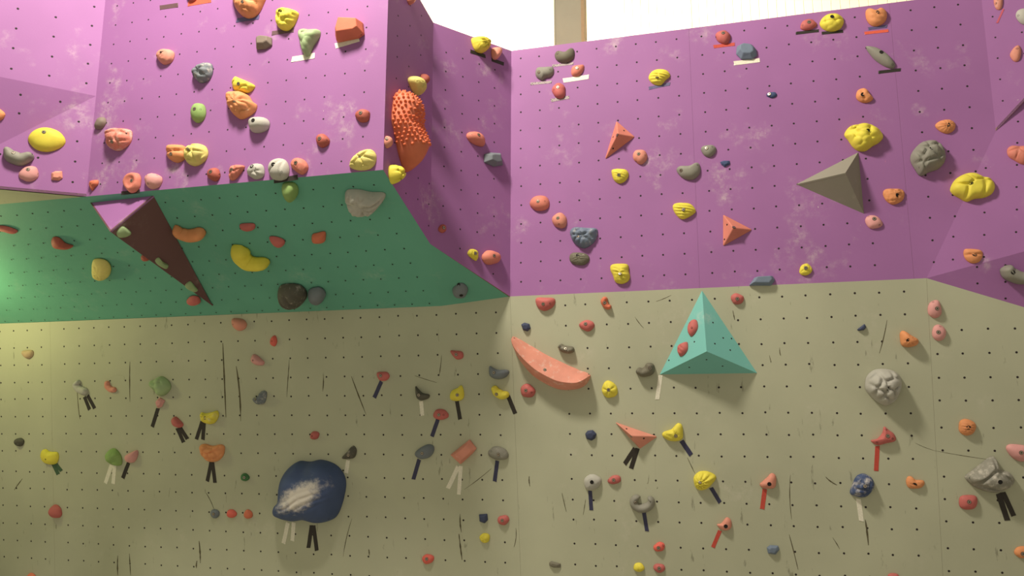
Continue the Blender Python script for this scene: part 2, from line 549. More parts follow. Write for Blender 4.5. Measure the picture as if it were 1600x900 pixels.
# left facets and their soffit
q1f, q2f, p3f = far(e_mid, q1, 1.5), far(e_mid, q2, 1.5), far(b_bl, p3, 1.5)
q1ft = at_z(q1f, TOPB + 0.5)
w = structure(slab('wall_left_upper', [e_mid, q1f, q1ft, b_tl], L1.n, M_PURPLE), 'pale pink lit facet at the top left')
holes(w, L1, lattice(L1, [e_mid, q1f, q1ft, b_tl], (143.75, 40), 0.26, 0.17, 0.0, 0.05), 0.0085)
w = structure(slab('wall_left_middle', [e_mid, q1f, q2f], L2.n, M_PURPLE), 'darker purple triangular facet at the left edge')
holes(w, L2, lattice(L2, [e_mid, q1f, q2f], (94, 159), 0.27, 0.15, 0.0, 0.1), 0.0085)
w = structure(slab('wall_left_lower', [e_mid, q2f, p3f, b_bl], L3.n, M_PURPLE), 'light purple facet at the lower left with a yellow hold')
holes(w, L3, lattice(L3, [e_mid, q2f, p3f, b_bl], (123.5, 190), 0.26, 0.17, 0.0, 0.05), 0.0085)
w = structure(slab('ceiling_soffit', [b_bl, p3f, b_bll], -UP, M_GREY), 'yellow lit soffit strip under the left facets', 'soffit')

# floor mats, back cladding, steel column
w = structure(mesh_obj('floor', [(-12, -3, 0), (10, -3, 0), (10, 10.5, 0), (-12, 10.5, 0), (-12, -3, -.3), (10, -3, -.3), (10, 10.5, -.3), (-12, 10.5, -.3)],
     [(0, 1, 2, 3), (7, 6, 5, 4), (0, 4, 5, 1), (1, 5, 6, 2), (2, 6, 7, 3), (3, 7, 4, 0)], M_MAT), 'grey crash mat floor below the wall', 'floor')
BK = Plane(R.p - nW * 3.0, nW)
w = structure(empty('wall_back', tuple(at_z(BK.at(0, 0), 0))), 'brightly lit cream ribbed cladding behind the climbing wall')
bw = 0.102
v_, f_ = [], []
prof = [(0.0, 0.0), (0.003, 0.005), (bw - 0.005, 0.005), (bw - 0.002, 0.0)]
zb, zt = -BK.p[2] + 0.05, 8.0 - BK.p[2]
loc_v = []
for z in (zb, zt):
    for (a, h) in prof:
        loc_v.append((a, z, h))
    for (a, h) in reversed(prof):
        loc_v.append((a, z, -0.02))
f_ = [(i, (i + 1) % 8, (i + 1) % 8 + 8, i + 8) for i in range(8)] + [tuple(range(7, -1, -1)), tuple(range(8, 16))]
me = None
for i in range(-36, 74):
    if me is None:
        o = mesh_obj('plank', loc_v, f_, M_CLAD)
        me = o.data
    else:
        o = bpy.data.objects.new('plank', me)
        COL.objects.link(o)
    o.parent = w
    o.matrix_parent_inverse = w.matrix_basis.inverted()
    o.matrix_basis = frame(BK, BK.at(i * bw, 0))
# backing sheet behind the planks closes the joints
slab('backing', [BK.at(-36 * bw, zb, -0.022), BK.at(74 * bw, zb, -0.022), BK.at(74 * bw, zt, -0.022), BK.at(-36 * bw, zt, -0.022)], nW, M_CLAD, w, 0.02)

CP = Plane(R.p - nW * 1.15, nW)
c0 = CP.loc(CP.hit(868, 30))[0]; c1 = CP.loc(CP.hit(908, 30))[0]; c2 = CP.loc(CP.hit(913, 30))[0]
col = empty('steel_column', tuple(at_z(CP.at((c0 + c2) / 2, 0), 0)))
col['label'] = 'beige steel column rising behind the top edge of the wall'
col['category'] = 'column'
def vbox(name, a0, a1, h0, h1, mat, parent):
    vs = []
    for z in (-CP.p[2], 7.6 - CP.p[2]):
        for a, h in ((a0, h0), (a1, h0), (a1, h1), (a0, h1)):
            vs.append(CP.at(a, z, h))
    o = mesh_obj(name, vs, [(0, 1, 5, 4), (1, 2, 6, 5), (2, 3, 7, 6), (3, 0, 4, 7), (3, 2, 1, 0), (4, 5, 6, 7)], mat, parent)
    return o
vbox('web', c0, c1, -0.02, 0.0, M_COLUMN, col)
vbox('flange', c1 + 0.001, c2, -0.16, 0.012, M_COLUMN_EDGE, col)
vbox('flange', c0 - 0.014, c0 - 0.001, -0.16, 0.003, M_COLUMN, col)
cd = Plane(R.p - nW * 2.2, nW)
ca = cd.loc(cd.hit(1080.5, 20))[0]
vs, fs = [], []
for z in (-cd.p[2], 7.9 - cd.p[2]):
    for i in range(6):
        t = i * math.pi / 3
        vs.append(cd.at(ca + 0.004 * math.cos(t), z, 0.004 * math.sin(t)))
fs = [(i, (i + 1) % 6, (i + 1) % 6 + 6, i + 6) for i in range(6)] + [(5, 4, 3, 2, 1, 0), (6, 7, 8, 9, 10, 11)]
o = mesh_obj('hanging_cord', vs, fs, M_CORD)
o['label'] = 'thin grey vertical cord in front of the bright cladding'
o['category'] = 'cord'

# ------------------------------------------------------------------ climbing holds
def h2(i, j, s):
    v = math.sin(i * 127.1 + j * 311.7 + s * 74.7) * 43758.5453
    return v - math.floor(v)

def vnoise(x, y, s):
    xi, yi = np.floor(x), np.floor(y)
    fx, fy = x - xi, y - yi
    fx, fy = fx * fx * (3 - 2 * fx), fy * fy * (3 - 2 * fy)
    def hh(a, b):
        v = np.sin(a * 127.1 + b * 311.7 + s * 74.7) * 43758.5453
        return v - np.floor(v)
    return (hh(xi, yi) * (1 - fx) + hh(xi + 1, yi) * fx) * (1 - fy) + (hh(xi, yi + 1) * (1 - fx) + hh(xi + 1, yi + 1) * fx) * fy

def voro(x, y, n, seed):
    """F1, F2 distances to jittered seeds, x and y in -1..1"""
    r = random.Random(seed)
    P = []
    tries = 0
    while len(P) < n and tries < 2000:
        tries += 1
        q = (r.uniform(-1.05, 1.05), r.uniform(-1.05, 1.05))
        if all((q[0] - a) ** 2 + (q[1] - b) ** 2 > 1.6 / n for a, b in P):
            P.append(q)
    D = np.stack([np.hypot(x - a, y - b) for a, b in P])
    D.sort(axis=0)
    return D[0], D[1]

def sstep(a, b, x):
    t = np.clip((x - a) / (b - a), 0, 1)
    return t * t * (3 - 2 * t)

def relief(feat, x, y, th, t, seed, sx, sy):
    """height offset in units of the hold's height; x, y in -1..1 across the hold; sx, sy half sizes in metres"""
    kind, _, arg = feat.partition(':')
    if kind == 'cells':
        n = int(arg or 12)
        f1, f2 = voro(x, y, n, seed)
        return 0.22 * sstep(0.0, 0.22, f2 - f1) - 0.16 - 0.10 * f1
    if kind == 'ribs':
        a = math.radians(float(arg or 0))
        w = (x * math.cos(a) + y * math.sin(a)) * 3.3 + 0.5 * vnoise(x * 2, y * 2, seed)
        return -0.20 * np.abs(np.sin(w * math.pi)) ** 4 + 0.03
    if kind == 'fan':
        px, py = [float(k) for k in arg.split(',')]
        an = np.arctan2(y - py, x - px)
        return -0.20 * np.abs(np.sin(an * 7)) ** 3
    if kind == 'rings':
        rr = np.hypot(x, y)
        return -0.14 * np.abs(np.sin(rr * 3.2 * math.pi + 0.6)) ** 4
    if kind == 'petal':
        return -0.28 * np.abs(np.sin(th * 2.5 + 0.4)) ** 8 * sstep(0.15, 0.45, t)
    if kind == 'crumple':
        n1 = np.abs(vnoise(x * 2.6 + 3, y * 2.6, seed) - 0.5) * 2
        n2 = np.abs(vnoise(x * 6 + 1, y * 5, seed + 3) - 0.5) * 2
        return 0.30 * (0.45 - (1 - n1) ** 3) + 0.12 * (n2 - 0.5)
    if kind == 'lumps':
        n = int(arg or 16)
        f1, f2 = voro(x, y, n, seed)
        r0 = 1.15 / math.sqrt(n)
        return 0.34 * np.sqrt(np.clip(1 - (f1 / r0 / 1.35) ** 2, 0, 1)) - 0.24
    if kind == 'grooves':
        a = math.radians(118)
        w = x * math.cos(a) + y * math.sin(a) + 0.10 * vnoise(x * 3, y * 3, seed)
        m = np.exp(-((x * 0.9 + 0.05) / 0.75) ** 2 - ((w + 0.22) / 0.30) ** 2)
        return (-0.055 * np.abs(np.sin(w * 17)) ** 3 * m - 0.20 * np.exp(-((x + 0.02) / 0.38) ** 2 - ((y - 0.62) / 0.20) ** 2)
                + 0.07 * np.exp(-((w + 0.2) / 0.35) ** 2) + 0.05 * (vnoise(x * 2, y * 2, seed) - 0.5))
    if kind == 'pits':
        f1, f2 = voro(x, y, 40, seed)
        return -0.14 * (1 - sstep(0.03, 0.11, f1))
    if kind == 'dish':
        rr = np.hypot(x, y - 0.05)
        return -0.5 * (1 - sstep(0.3, 0.75, rr))
    if kind == 'slot':
        return -0.35 * np.exp(-((y - 0.1) / 0.14) ** 2)
    if kind == 'fold':
        a = math.radians(float(arg or 0))
        w = x * math.cos(a) + y * math.sin(a)
        return 0.10 * vnoise(x * 2, y * 2, seed) - 0.18 * np.abs(np.sin((w + 0.25 * vnoise(x * 1.5, y * 1.5, seed)) * 6)) ** 6 * sstep(0.9, 0.2, np.abs(-x * math.sin(a) + y * math.cos(a)) )
    # smooth cast shape with a faint unevenness
    return 0.06 * (vnoise(x * 1.6 + seed, y * 1.6, seed) - 0.5)

def closed_curve(P, M, sharp=False):
    P = np.asarray(P, float)
    n = len(P)
    out = []
    if sharp:
        seg = np.linalg.norm(np.roll(P, -1, 0) - P, axis=1)
        cum = np.r_[0, np.cumsum(seg)]
        for k in range(M):
            s = cum[-1] * k / M
            i = min(n - 1, int(np.searchsorted(cum, s, 'right') - 1))
            f = (s - cum[i]) / seg[i]
            out.append(P[i] * (1 - f) + P[(i + 1) % n] * f)
        return np.array(out)
    Q = []
    for i in range(n):
        p0, p1, p2, p3 = P[i - 1], P[i], P[(i + 1) % n], P[(i + 2) % n]
        for t in np.linspace(0, 1, 8, endpoint=False):
            Q.append(0.5 * ((2 * p1) + (-p0 + p2) * t + (2 * p0 - 5 * p1 + 4 * p2 - p3) * t * t + (-p0 + 3 * p1 - 3 * p2 + p3) * t ** 3))
    return closed_curve(Q, M, True)

def signed_area(P):
    x, y = P[:, 0], P[:, 1]
    return 0.5 * np.sum(x * np.roll(y, -1) - y * np.roll(x, -1))

def dome_mesh(out, H, feat, seed, apex=(0, 0), p=2.4, q=1.7, big=False, hmod=None):
    """a cast hold: outline on the wall, swelling to its height, with surface relief"""
    M = len(out)
    K = max(6, M // 4)
    if big:
        K = max(K, 30)
    c = out.mean(0)
    lo, hi = out.min(0), out.max(0)
    half = (hi - lo) / 2
    mid = (hi + lo) / 2
    c = c + V3(apex) * half
    rings = []
    for k in range(1, K + 1):
        s = k / K
        t = math.sin(s * math.pi / 2) ** 0.9           # denser toward the rim
        xy = c + (out - c) * t
        z = H * (1 - t ** p) ** (1 / q)
        x, y = ((xy - mid) / half).T
        th = np.arctan2(xy[:, 1] - c[1], xy[:, 0] - c[0])
        zz = z + H * relief(feat, x, y, th, t, seed, half[0], half[1]) * (1 - t ** 8)
        if hmod:
            zz = zz * np.interp(y, hmod[0], hmod[1])
        zz = np.maximum(zz, 0.0) if k < K else zz * 0
        rings.append(np.c_[xy, zz])
    x, y = (c - mid) / half
    z0 = H * (1 + float(relief(feat, V3([x]), V3([y]), V3([0.]), 0.0, seed, half[0], half[1])[0]))
    if hmod:
        z0 *= float(np.interp(y, hmod[0], hmod[1]))
    z0 = 0.5 * z0 + 0.5 * rings[0][:, 2].mean()
    verts = [(c[0], c[1], z0)]
    for r in rings:
        verts += [tuple(v) for v in r]
    faces = []
    for i in range(M):
        j = (i + 1) % M
        faces.append((0, 1 + i, 1 + j))
    for k in range(K - 1):
        a, b = 1 + k * M, 1 + (k + 1) * M
        for i in range(M):
            j = (i + 1) % M
            faces.append((a + i, b + i, b + j, a + j))
    b = 1 + (K - 1) * M
    faces.append(tuple(b + i for i in range(M - 1, -1, -1)))
    return verts, faces

def facet_mesh(out, H, top=0.55, apex=(0, 0)):
    """a cut, flat-sided hold: outline, smaller top facet"""
    n = len(out)
    c = out.mean(0)
    half = (out.max(0) - out.min(0)) / 2
    c2 = c + V3(apex) * half
    verts = [(x, y, 0) for x, y in out] + [(x, y, H * 0.3) for x, y in c + (out - c) * 0.985]
    for x, y in c2 + (out - c) * top:
        verts.append((x, y, H * (1 - 0.10 * (x - c2[0]) / half[0])))
    faces = [tuple(range(n - 1, -1, -1)), tuple(range(2 * n, 3 * n))]
    for k in (0, n):
        for i in range(n):
            j = (i + 1) % n
            faces.append((k + i, k + j, k + n + j, k + n + i))
    return verts, faces

def sweep_mesh(spine, wid, H, sharp=0.0, hgt=None):
    """a curved, tapering hold swept along a spine lying on the wall"""
    spine = np.asarray(spine, float)
    n = 34
    t = np.linspace(0, 1, len(spine))
    T = np.linspace(0, 1, n)
    # smooth the control polygon
    def sm(v):
        out = np.interp(T, t, v)
        for _ in range(5):
            out[1:-1] = (out[:-2] + 2 * out[1:-1] + out[2:]) / 4
        return out
    X, Y, W = sm(spine[:, 0]), sm(spine[:, 1]), sm(np.asarray(wid, float))
    Hh = H * (np.interp(T, np.linspace(0, 1, len(hgt)), hgt) if hgt else np.ones(n))
    end = np.minimum(1, np.sqrt(np.clip(1 - (np.abs(T * 2 - 1)) ** 9, 0, 1)) + 0.06)
    W, Hh = W * end, Hh * end
    dX, dY = np.gradient(X), np.gradient(Y)
    L = np.hypot(dX, dY)
    nx, ny = -dY / L, dX / L
    m = 14
    verts, faces = [], []
    for i in range(n):
        for k in range(m + 1):
            a = math.pi * k / m
            cs, sn = math.cos(a), math.sin(a)
            if sharp:
                off = sharp if sharp > 0 else 0
                tri_c = cs
                tri_s = 1 - abs(cs + 0.3) / (1.3 if cs > -0.3 else 0.7)
                sn = sn * 0.12 + tri_s * 0.88
            verts.append((X[i] + nx[i] * W[i] * cs, Y[i] + ny[i] * W[i] * cs, max(0, Hh[i] * sn)))
    for i in range(n - 1):
        for k in range(m):
            a = i * (m + 1) + k
            faces.append((a, a + 1, a + m + 2, a + m + 1))
        a = i * (m + 1)
        faces.append((a, a + m + 1, a + 2 * m + 1, a + m))
    faces.append(tuple(range(m, -1, -1)))
    faces.append(tuple((n - 1) * (m + 1) + k for k in range(m + 1)))
    return verts, faces

# shared meshes of bolts and screw holes
def ring_mesh(name, r_out, r_in, h, depth, mats, hexa):
    n = 18
    vs, fs, ix = [], [], []
    for r, z in ((r_out, -h * 1.5), (r_out, h * 0.7), (r_out * 0.86, h), (r_in, h)):
        for i in range(n):
            a = 2 * math.pi * i / n
            k = 1.0
            if hexa and r == r_in:
                k = math.cos(math.pi / 6) / math.cos((a % (math.pi / 3)) - math.pi / 6) * 1.08
            vs.append((r * k * math.cos(a), r * k * math.sin(a), z))
    for i in range(n):
        vs.append((vs[3 * n + i][0] * 0.92, vs[3 * n + i][1] * 0.92, h - depth))
    for q in range(4):
        for i in range(n):
            j = (i + 1) % n
            fs.append((q * n + i, q * n + j, (q + 1) * n + j, (q + 1) * n + i))
            ix.append(0 if q < 3 else 1)
    fs.append(tuple(4 * n + i for i in range(n)))
    ix.append(1)
    me = bpy.data.meshes.new(name)
    me.from_pydata(vs, [], fs)
    for m in mats:
        me.materials.append(m)
    me.polygons.foreach_set('material_index', ix)
    me.update()
    return me

def bolt_mesh():
    """dark counterbore ring, steel head, hex socket"""
    n = 18
    vs, fs, ix = [], [], []
    prof = [(0.0145, -0.004, 1), (0.0145, 0.0008, 1), (0.0122, 0.0010, 1), (0.0118, 0.0026, 0), (0.0055, 0.0030, 0), (0.0050, 0.0006, 1)]
    for q, (r, z, _) in enumerate(prof):
        for i in range(n):
            a = 2 * math.pi * i / n
            k = 1.0
            if q >= 4:
                k = math.cos(math.pi / 6) / math.cos((a % (math.pi / 3)) - math.pi / 6) * 1.08
            vs.append((r * k * math.cos(a), r * k * math.sin(a), z))
    for q in range(5):
        for i in range(n):
            j = (i + 1) % n
            fs.append((q * n + i, q * n + j, (q + 1) * n + j, (q + 1) * n + i))
            ix.append(1 if q in (0, 1, 4) else 0)
    fs.append(tuple(5 * n + i for i in range(n)))
    ix.append(1)
    me = bpy.data.meshes.new('bolt')
    me.from_pydata(vs, [], fs)
    for m in (M_STEEL, M_RECESS):
        me.materials.append(m)
    me.polygons.foreach_set('material_index', ix)
    me.update()
    return me

ME_BOLT = bolt_mesh()
ME_BOLT_DARK = ring_mesh('bolt_socket', 0.0155, 0.0125, 0.0015, 0.0012, [M_DARK, M_DARK], False)
ME_SCREW = ring_mesh('screw_hole', 0.0075, 0.0058, 0.001, 0.0009, [M_DARK, M_DARK], False)

def surface_at(vl, x, y):
    vl = np.asarray(vl)
    d = (vl[:, 0] - x) ** 2 + (vl[:, 1] - y) ** 2 + np.where(vl[:, 2] <= 1e-6, 1e-3, 0)
    k = np.argsort(d)[:10]
    P = vl[k]
    A = np.c_[P[:, 0] - x, P[:, 1] - y, np.ones(len(P))]
    try:
        s = np.linalg.lstsq(A, P[:, 2], rcond=1e-4)[0]
    except Exception:
        s = V3([0, 0, P[:, 2].max()])
    s[:2] = np.clip(s[:2], -1.2, 1.2)
    z = float(np.clip(s[2], P[:, 2].min(), P[:, 2].max()))
    return z, nrm(V3([-s[0], -s[1], 1.0]))

def attach(name, me, parent, x, y, z, n):
    o = bpy.data.objects.new(name, me)
    COL.objects.link(o)
    o.parent = parent
    r = Vector((0, 0, 1)).rotation_difference(Vector(tuple(n))).to_matrix().to_4x4()
    o.matrix_basis = Matrix.Translation((x, y, z)) @ r
    return o

def smear_material():
    m = hold_material()
    m.name = 'cast_resin_chalk_smear'
    nt = m.node_tree
    b = nt.nodes['Principled BSDF']
    tc = N(nt, 'ShaderNodeTexCoord').outputs['Object']
    mp = N(nt, 'ShaderNodeMapping')
    mp.vector_type = 'TEXTURE'
    mp.inputs['Location'].default_value = (0.01, 0.0, 0.2)
    mp.inputs['Rotation'].default_value = (0, 0, math.radians(28))
    mp.inputs['Scale'].default_value = (0.30, 0.13, 0.5)
    nt.links.new(tc, mp.inputs['Vector'])
    ln = N(nt, 'ShaderNodeVectorMath', operation='LENGTH')
    nt.links.new(mp.outputs[0], ln.inputs[0])
    nz = noise(nt, tc, 16.0, 6, 0.7)
    e = math_(nt, 'ADD', ln.outputs['Value'], math_(nt, 'MULTIPLY', math_(nt, 'SUBTRACT', nz, 0.5), 1.3))
    fac = math_(nt, 'MULTIPLY', ramp(nt, e, 1.0, 0.35), 0.88)
    src = b.inputs['Base Color'].links[0].from_socket
    nt.links.new(mix(nt, fac, src, CHALK), b.inputs['Base Color'])
    return m
M_BIG = smear_material()
PAL = dict(red=(206, 94, 90), salmon=(226, 134, 112), pink=(222, 144, 142), orange=(232, 138, 78), dorange=(226, 106, 72), coral=(224, 118, 98),
           yellow=(228, 208, 40), pyellow=(218, 200, 96), tan=(196, 160, 122), green=(134, 170, 84), pgreen=(150, 176, 120), dgreen=(60, 120, 66),
           grey=(138, 134, 122), pgrey=(176, 172, 162), dgrey=(88, 84, 74), olive=(112, 106, 88), brown=(130, 112, 100), bgrey=(112, 120, 130),
           blue=(64, 82, 130), navy=(62, 70, 104), bluegrey=(108, 124, 150), brick=(188, 84, 68), fluo=(240, 92, 78))
PL = dict(R=R, G=G, B=B, S1=S1, S2=S2, U=U, U2=U2, U3=U3, L1=L1, L2=L2, L3=L3, R2=R2, R3=R3, R4=R4)
GROUP = dict(R='holds on the upper purple wall', R2='holds on the right facets', R3='holds on the right facets', R4='holds on the right facets',
             G='holds on the grey wall', B='holds on the box front', S1='holds on the box side', S2='holds on the box side',
             U='holds under the green overhang', U3='holds under the green overhang', L2='holds on the left facets', L3='holds on the left facets',
             T0='holds on the teal pyramid', V0='stub holds on the maroon wedge')
ALL_HOLDS = []

def finish(o, label, color, chalk, cat='climbing hold', group=None):
    o['label'] = label
    o['category'] = cat
    if group:
        o['group'] = group
    c = PAL[color] if isinstance(color, str) else color
    lum = 0.3 * c[0] + 0.59 * c[1] + 0.11 * c[2]
    c = tuple(min(255, (k * 0.76 + lum * 0.24) * 1.04) for k in c)
    o.color = (*srgb(*c), chalk)
    ALL_HOLDS.append(o)
    return o

def hold(pn, shape, color, label, H=None, f='smooth', chalk=0.3, bolts=(), dots=(), apex=(0, 0), p=2.4, q=1.7, dark=False, top=0.55, hmod=None, hgt=None, sharp=0.0, mat=None):
    pl = PL[pn]
    seed = int(abs(hash_(label))) % 9973
    kind = shape[0]
    pxw = 30
    if kind == 'e':
        _, cx, cy, w, h = shape[:5]
        rot = math.radians(shape[5]) if len(shape) > 5 else 0
        r = random.Random(seed)
        px = []
        ph = [r.uniform(0, 6.28) for _ in range(3)]
        for i in range(14):
            a = 2 * math.pi * i / 14
            k = 1 + 0.05 * math.sin(2 * a + ph[0]) + 0.045 * math.sin(3 * a + ph[1]) + 0.03 * math.sin(5 * a + ph[2])
            x, y = w / 2 * k * math.cos(a), h / 2 * k * math.sin(a)
            px.append((cx + x * math.cos(rot) - y * math.sin(rot), cy + x * math.sin(rot) + y * math.cos(rot)))
    else:
        px = [tuple(q_) for q_ in shape[1]]
    xs = [a for a, _ in px]; ys = [b for _, b in px]
    cx, cy = (max(xs) + min(xs)) / 2, (max(ys) + min(ys)) / 2
    pxw = max(max(xs) - min(xs), max(ys) - min(ys))
    base0 = pl.hit(cx, cy)
    mpp = np.linalg.norm(pl.hit(cx + 1, cy) - base0)
    if H is None:
        H = 0.42 * min(max(xs) - min(xs), max(ys) - min(ys)) * mpp
    sh = 0.35 * H
    q0 = pl.hit(cx, cy, sh)
    q0 = q0 - pl.n * sh
    def loc(x, y, h=sh):
        d = pl.hit(x, y, h) - q0
        return V3([d @ pl.u, d @ pl.v])
    L = V3([loc(x, y) for x, y in px])
    if kind in 'ep':
        if signed_area(L) < 0:
            L = L[::-1]
        M = 20 if pxw < 18 else 36 if pxw < 34 else 60 if pxw < 60 else 96
        if f == 'grooves':
            M = 150
        out = closed_curve(L, M)
        vs, fs = dome_mesh(out, H, f, seed, apex, p, q, big=f.startswith('studs'), hmod=hmod)
        smooth = True
    elif kind == 'f':
        if signed_area(L) < 0:
            L = L[::-1]
        vs, fs = facet_mesh(L, H, top, apex)
        smooth = False
    elif kind == 's':
        wid = [w_ * mpp for w_ in shape[2]]
        vs, fs = sweep_mesh(L, wid, H, sharp, hgt)
        smooth = True
    o = mesh_obj('climbing_hold', vs, fs, M_BIG if mat else M_HOLD, None, smooth, frame(pl, q0))
    if kind == 's' and sharp:
        o.data.set_sharp_from_angle(angle=math.radians(28))
    if kind == 'f':
        bv_ = o.modifiers.new('soft_edges', 'BEVEL')
        bv_.width = min(0.006, 0.12 * H)
        bv_.segments = 2
    if f.startswith('studs'):
        add_studs(o, vs, fs)
    for (x, y) in bolts:
        a, b = loc(x, y, 0.8 * H)
        z, n = surface_at(vs, a, b)
        attach('bolt', ME_BOLT_DARK if dark else ME_BOLT, o, a, b, z, n)
    for (x, y) in dots:
        a, b = loc(x, y, 0.5 * H)
        z, n = surface_at(vs, a, b)
        attach('screw_hole', ME_SCREW, o, a, b, z, n)
    return finish(o, label, color, chalk, group=GROUP.get(pn))

def add_studs(o, vs, fs):
    """rows of short blunt cones over the upper part of a hold, joined"""
    P = V3(vs)
    nor = np.zeros_like(P)
    for f_ in fs[:-1]:
        n = np.cross(P[f_[1]] - P[f_[0]], P[f_[2]] - P[f_[0]])
        for i in f_:
            nor[i] += n
    nor /= np.linalg.norm(nor, axis=1)[:, None] + 1e-12
    ymin, ymax = P[:, 1].min(), P[:, 1].max()
    cand = [i for i in range(len(P)) if (P[i, 1] - ymin) / (ymax - ymin) > 0.30 + 0.25 * P[i, 0] and P[i, 2] > 0.012]
    cand.sort(key=lambda i: (round(P[i, 1] / 0.029), P[i, 0]))
    keep = []
    for i in cand:
        if all(np.sum((P[i] - P[j]) ** 2) > 0.030 ** 2 for j in keep):
            keep.append(i)
    V, Fc = [], []
    for i in keep:
        n = nor[i]
        t = nrm(np.cross(n, V3([0.3, 1, 0.2])))
        b = np.cross(n, t)
        k = len(V)
        for r, h in ((0.0155, -0.004), (0.0045, 0.017)):
            for q in range(6):
                a = q * math.pi / 3
                V.append(P[i] + n * h + (t * math.cos(a) + b * math.sin(a)) * r)
        for q in range(6):
            w_ = (q + 1) % 6
            Fc.append((k + q, k + w_, k + 6 + w_, k + 6 + q))
        Fc.append(tuple(k + 6 + q for q in range(6)))
    st = mesh_obj('studs', V, Fc, M_HOLD, o, True, Matrix.Identity(4))
    st['kind'] = 'stuff'
    st.color = (*srgb(222, 112, 74), 0.15)

def hash_(s):
    v = 7
    for ch in s:
        v = (v * 31 + ord(ch)) % 1000003
    return v

def tetra(pn, base, apex, H, color, label, chalk=0.2, bolts=(), dots=()):
    """a three-sided cast pyramid hold"""
    pl = PL[pn]
    B3 = [pl.hit(*b) for b in base]
    A = pl.hit(apex[0], apex[1], H)
    c = sum(B3) / 3
    to = lambda q_: V3([(q_ - c) @ pl.u, (q_ - c) @ pl.v, (q_ - c) @ pl.n])
    vs = [to(b) for b in B3] + [to(A)]
    if np.cross(vs[1] - vs[0], vs[2] - vs[0])[2] < 0:
        vs[1], vs[2] = vs[2].copy(), vs[1].copy()
    o = mesh_obj('climbing_hold', vs, [(2, 1, 0), (0, 1, 3), (1, 2, 3), (2, 0, 3)], M_HOLD, None, False, frame(pl, c))
    bv_ = o.modifiers.new('soft_edges', 'BEVEL')
    bv_.width = 0.008
    bv_.segments = 3
    for lst, nm, me in ((bolts, 'bolt', ME_BOLT), (dots, 'screw_hole', ME_SCREW)):
        for (x, y) in lst:
            q_, n_ = tetra_point(pl, c, vs, x, y)
            if q_ is not None:
                attach(nm, me, o, *q_, n_)
    return finish(o, label, color, chalk, group=GROUP.get(pn))

def tetra_point(pl, c, vs, x, y):
    d = ray(x, y)
    best = None
    o_ = V3([(CAMP - c) @ pl.u, (CAMP - c) @ pl.v, (CAMP - c) @ pl.n])
    dd = V3([d @ pl.u, d @ pl.v, d @ pl.n])
    for (i, j) in ((0, 1), (1, 2), (2, 0)):
        a, b, e = V3(vs[i]), V3(vs[j]), V3(vs[3])
        n = nrm(np.cross(b - a, e - a))
        if n[2] < 0:
            n = -n
        den = dd @ n
        if den >= 0:
            continue
        t = ((a - o_) @ n) / den
        q_ = o_ + dd * t
        # inside test
        m = np.c_[b - a, e - a]
        s = np.linalg.lstsq(m, q_ - a, rcond=None)[0]
        if s[0] > -0.02 and s[1] > -0.02 and s.sum() < 1.02 and (best is None or t < best[2]):
            best = (q_, n, t)
    return (best[0], best[1]) if best else (None, None)

def volume(pn, base, apex, H, mat, label, dots=()):
    """a wooden volume bolted to the wall: one board for each side"""
    pl = PL[pn]
    B3 = [pl.hit(*b) for b in base]
    A = pl.hit(apex[0], apex[1], H)
    c = sum(B3) / 3
    root = empty('climbing_volume', tuple(c))
    root['label'] = label
    root['category'] = 'climbing volume'
    planes = []
    for i in range(3):
        a, b = B3[i], B3[(i + 1) % 3]
        n = nrm(np.cross(b - a, A - a))
        if n @ (A + a + b - 3 * c) < 0:
            n = -n
        mt = mat[i] if isinstance(mat, list) else mat
        slab('side_panel', [a, b, A], n, mt, root, 0.012, mt)
        planes.append((a, b, A, n))
    pts = {}
    for (x, y) in dots:
        d = ray(x, y)
        for k, (a, b, e, n) in enumerate(planes):
            if d @ n >= 0:
                continue
            t = ((a - CAMP) @ n) / (d @ n)
            q_ = CAMP + d * t
            s = np.linalg.lstsq(np.c_[b - a, e - a], q_ - a, rcond=None)[0]
            if s[0] > 0 and s[1] > 0 and s.sum() < 1:
                pts.setdefault(k, []).append(q_)
    for k, qs in pts.items():
        n = planes[k][3]
        pp = Plane(planes[k][0], n)
        holes(root, pp, [tuple(pp.loc(q_)) for q_ in qs], 0.0065)
    return [Plane((a + b + e) / 3, n) for a, b, e, n in planes]

